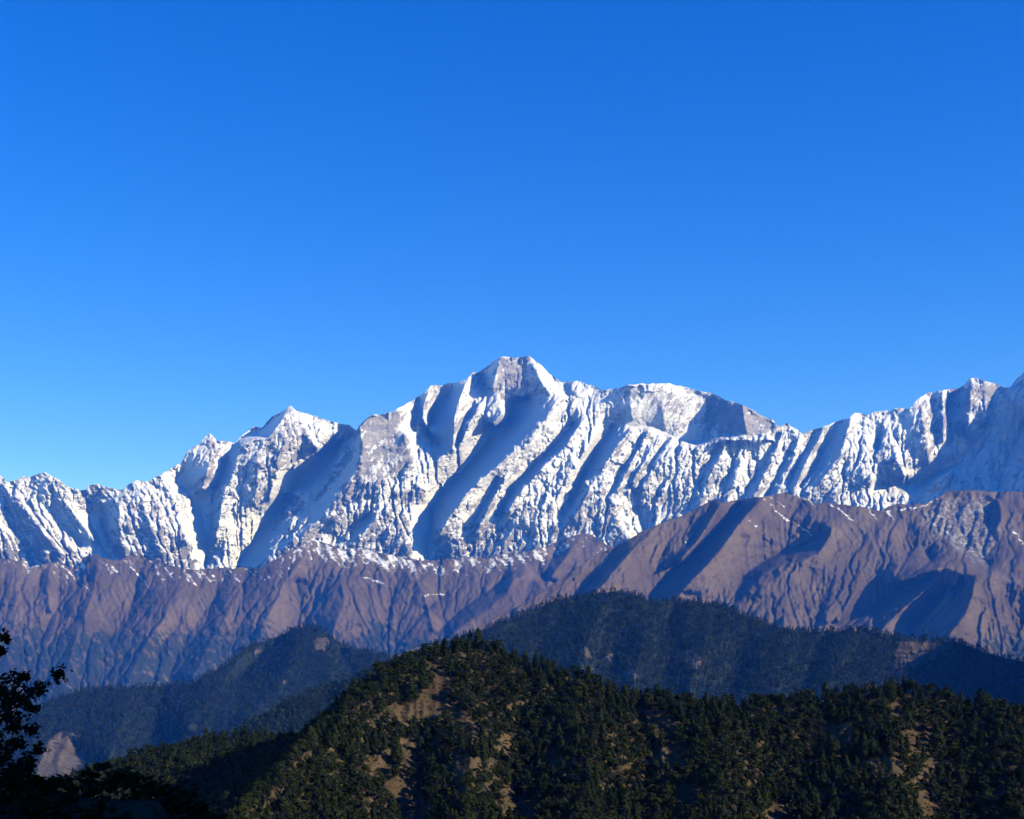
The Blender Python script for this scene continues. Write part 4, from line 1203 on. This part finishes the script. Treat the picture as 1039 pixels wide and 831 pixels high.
tr_pts = [Vector((0, 0, -0.5)), Vector((0.1, 0.05, 2.5)), Vector((-0.05, 0.1, 5.0)), Vector((0.1, 0.0, 7.5)), Vector((0.0, 0.1, 9.5)), Vector((0.05, 0, 11.6))]
TV, TF = tube(tr_pts, [0.32, 0.24, 0.2, 0.15, 0.09, 0.03], 10)
link("trunk", mesh_from("trunk", np.array(TV), np.array(TF), [M_BARK]), parent=oak)
ENDS = [(54, 687, 0.0, 9.0), (40, 700, -0.6, 8.4), (30, 722, 0.5, 7.8), (22, 712, -0.8, 8.2), (36, 764, 0.2, 6.6), (28, 745, 0.8, 7.2), (18, 785, -0.5, 6.0), (26, 776, -0.2, 6.3), (2, 648, 0.3, 10.2), (-4, 664, -0.4, 9.8), (12, 690, 0.9, 8.8), (8, 740, -1.0, 7.2),
        (8, 798, 0.4, 5.8), (-10, 700, 0.6, 8.6), (-20, 760, 0.5, 7.0), (16, 758, 1.0, 6.8), (20, 690, 0.1, 8.9), (4, 720, 0.2, 8.0), (2, 770, -0.7, 6.6)]
for k in range(34):                              # the rest of the crown, outside the picture
    a = random.uniform(1.2, 5.1)
    ENDS.append((None, Vector((2.4 * math.cos(a) * random.uniform(0.5, 1), 2.4 * math.sin(a) * random.uniform(0.5, 1), random.uniform(5.5, 12.5))), 0, random.uniform(5, 10)))
BV, BF, LV, LF = [], [], [], []
r_ = random.Random(5)


def leaf(p, d):
    """A pointed leaf folded along its midrib."""
    L = r_.uniform(0.055, 0.10); wdt = L * 0.42
    d = d.normalized(); s = d.cross(Vector((r_.gauss(0, 1), r_.gauss(0, 1), r_.gauss(0, 1)))).normalized(); n = d.cross(s)
    b = len(LV)
    m1 = p + d * L * 0.35; m2 = p + d * L * 0.72
    for q in (p, m1 + s * wdt * 0.8 + n * 0.012, m2 + s * wdt * 0.55 + n * 0.01, p + d * L, m2 - s * wdt * 0.55 + n * 0.01, m1 - s * wdt * 0.8 + n * 0.012):
        LV.append(tuple(q))
    LF.append((b, b + 1, b + 2, b + 3)); LF.append((b, b + 3, b + 4, b + 5))


for e in ENDS:
    if e[0] is None:
        end = e[1]; h0 = min(10.5, max(4.5, end.z - 1.0))
    else:
        end = loc(e[0], e[1], TD + e[2]); h0 = max(4.5, end.z - 1.0)
    t0 = min(0.999, h0 / 11.6)
    f = t0 * 5; i0 = min(4, int(f)); st0 = tr_pts[i0].lerp(tr_pts[i0 + 1], f - i0)
    st0 = Vector((0.03, 0.05, h0))
    pts = []
    for k in range(7):
        t = k / 6
        p = st0.lerp(end, t) + Vector((r_.gauss(0, 0.05), r_.gauss(0, 0.06), -0.18 * math.sin(t * math.pi)))
        pts.append(p)
    pts[0], pts[-1] = st0, end
    v, f_ = tube(pts, [0.05, 0.042, 0.034, 0.027, 0.02, 0.013, 0.005], 5)
    BF += [tuple(i + len(BV) for i in q) for q in f_]; BV += v
    for k in range(2, 7):
        for _ in range(4 if k > 2 else 2):
            a0 = pts[k]
            dirn = ((pts[k] - pts[k - 1]).normalized() + Vector((r_.gauss(0, 0.7), r_.gauss(0, 0.7), r_.gauss(0, 0.45)))).normalized()
            ln = r_.uniform(0.15, 0.36) * (0.5 if k == 6 else 1)
            tw = [a0, a0 + dirn * ln * 0.5 + Vector((0, 0, r_.gauss(0, 0.03))), a0 + dirn * ln]
            v, f_ = tube(tw, [0.009, 0.006, 0.003], 4)
            BF += [tuple(i + len(BV) for i in q) for q in f_]; BV += v
            for _l in range(20):
                t = r_.uniform(0.25, 1.05)
                p = a0 + dirn * ln * t + Vector((r_.gauss(0, 0.035), r_.gauss(0, 0.035), r_.gauss(0, 0.035)))
                leaf(p, dirn * 0.6 + Vector((r_.gauss(0, 1), r_.gauss(0, 1), r_.gauss(0, 0.8))))
link("branches", mesh_from("branches", np.array(BV), np.array(BF), [M_BARK]), parent=oak)
link("crown", mesh_from("crown", np.array(LV), np.array(LF), [M_LEAF], None, False), parent=oak)

# ---------------------------------------------------------------- haze
x0, x1, y0, y1, z0, z1 = -14500, 14500, -400, 28500, ZG - 1.0, 5100
hv = np.array([(x0, y0, z0), (x1, y0, z0), (x1, y1, z0), (x0, y1, z0), (x0, y0, z1), (x1, y0, z1), (x1, y1, z1), (x0, y1, z1)])
hf = np.array([(3, 2, 1, 0), (4, 5, 6, 7), (0, 1, 5, 4), (1, 2, 6, 5), (2, 3, 7, 6), (3, 0, 4, 7)])
mh = bpy.data.materials.new("haze_air"); mh.use_nodes = True
nt = mh.node_tree; nt.nodes.clear()
pv = nt.nodes.new('ShaderNodeVolumePrincipled'); mo = nt.nodes.new('ShaderNodeOutputMaterial')
pv.inputs['Color'].default_value = (*HAZE_COLOR, 1)
pv.inputs['Density'].default_value = HAZE_DENSITY
pv.inputs['Absorption Color'].default_value = (1, 1, 1, 1)
pv.inputs['Anisotropy'].default_value = 0.0
nt.links.new(pv.outputs[0], mo.inputs['Volume'])
link("haze", mesh_from("haze", hv, hf, [mh], None, False), label="thin blue haze filling the air between the hills", cat="haze", kind="stuff")
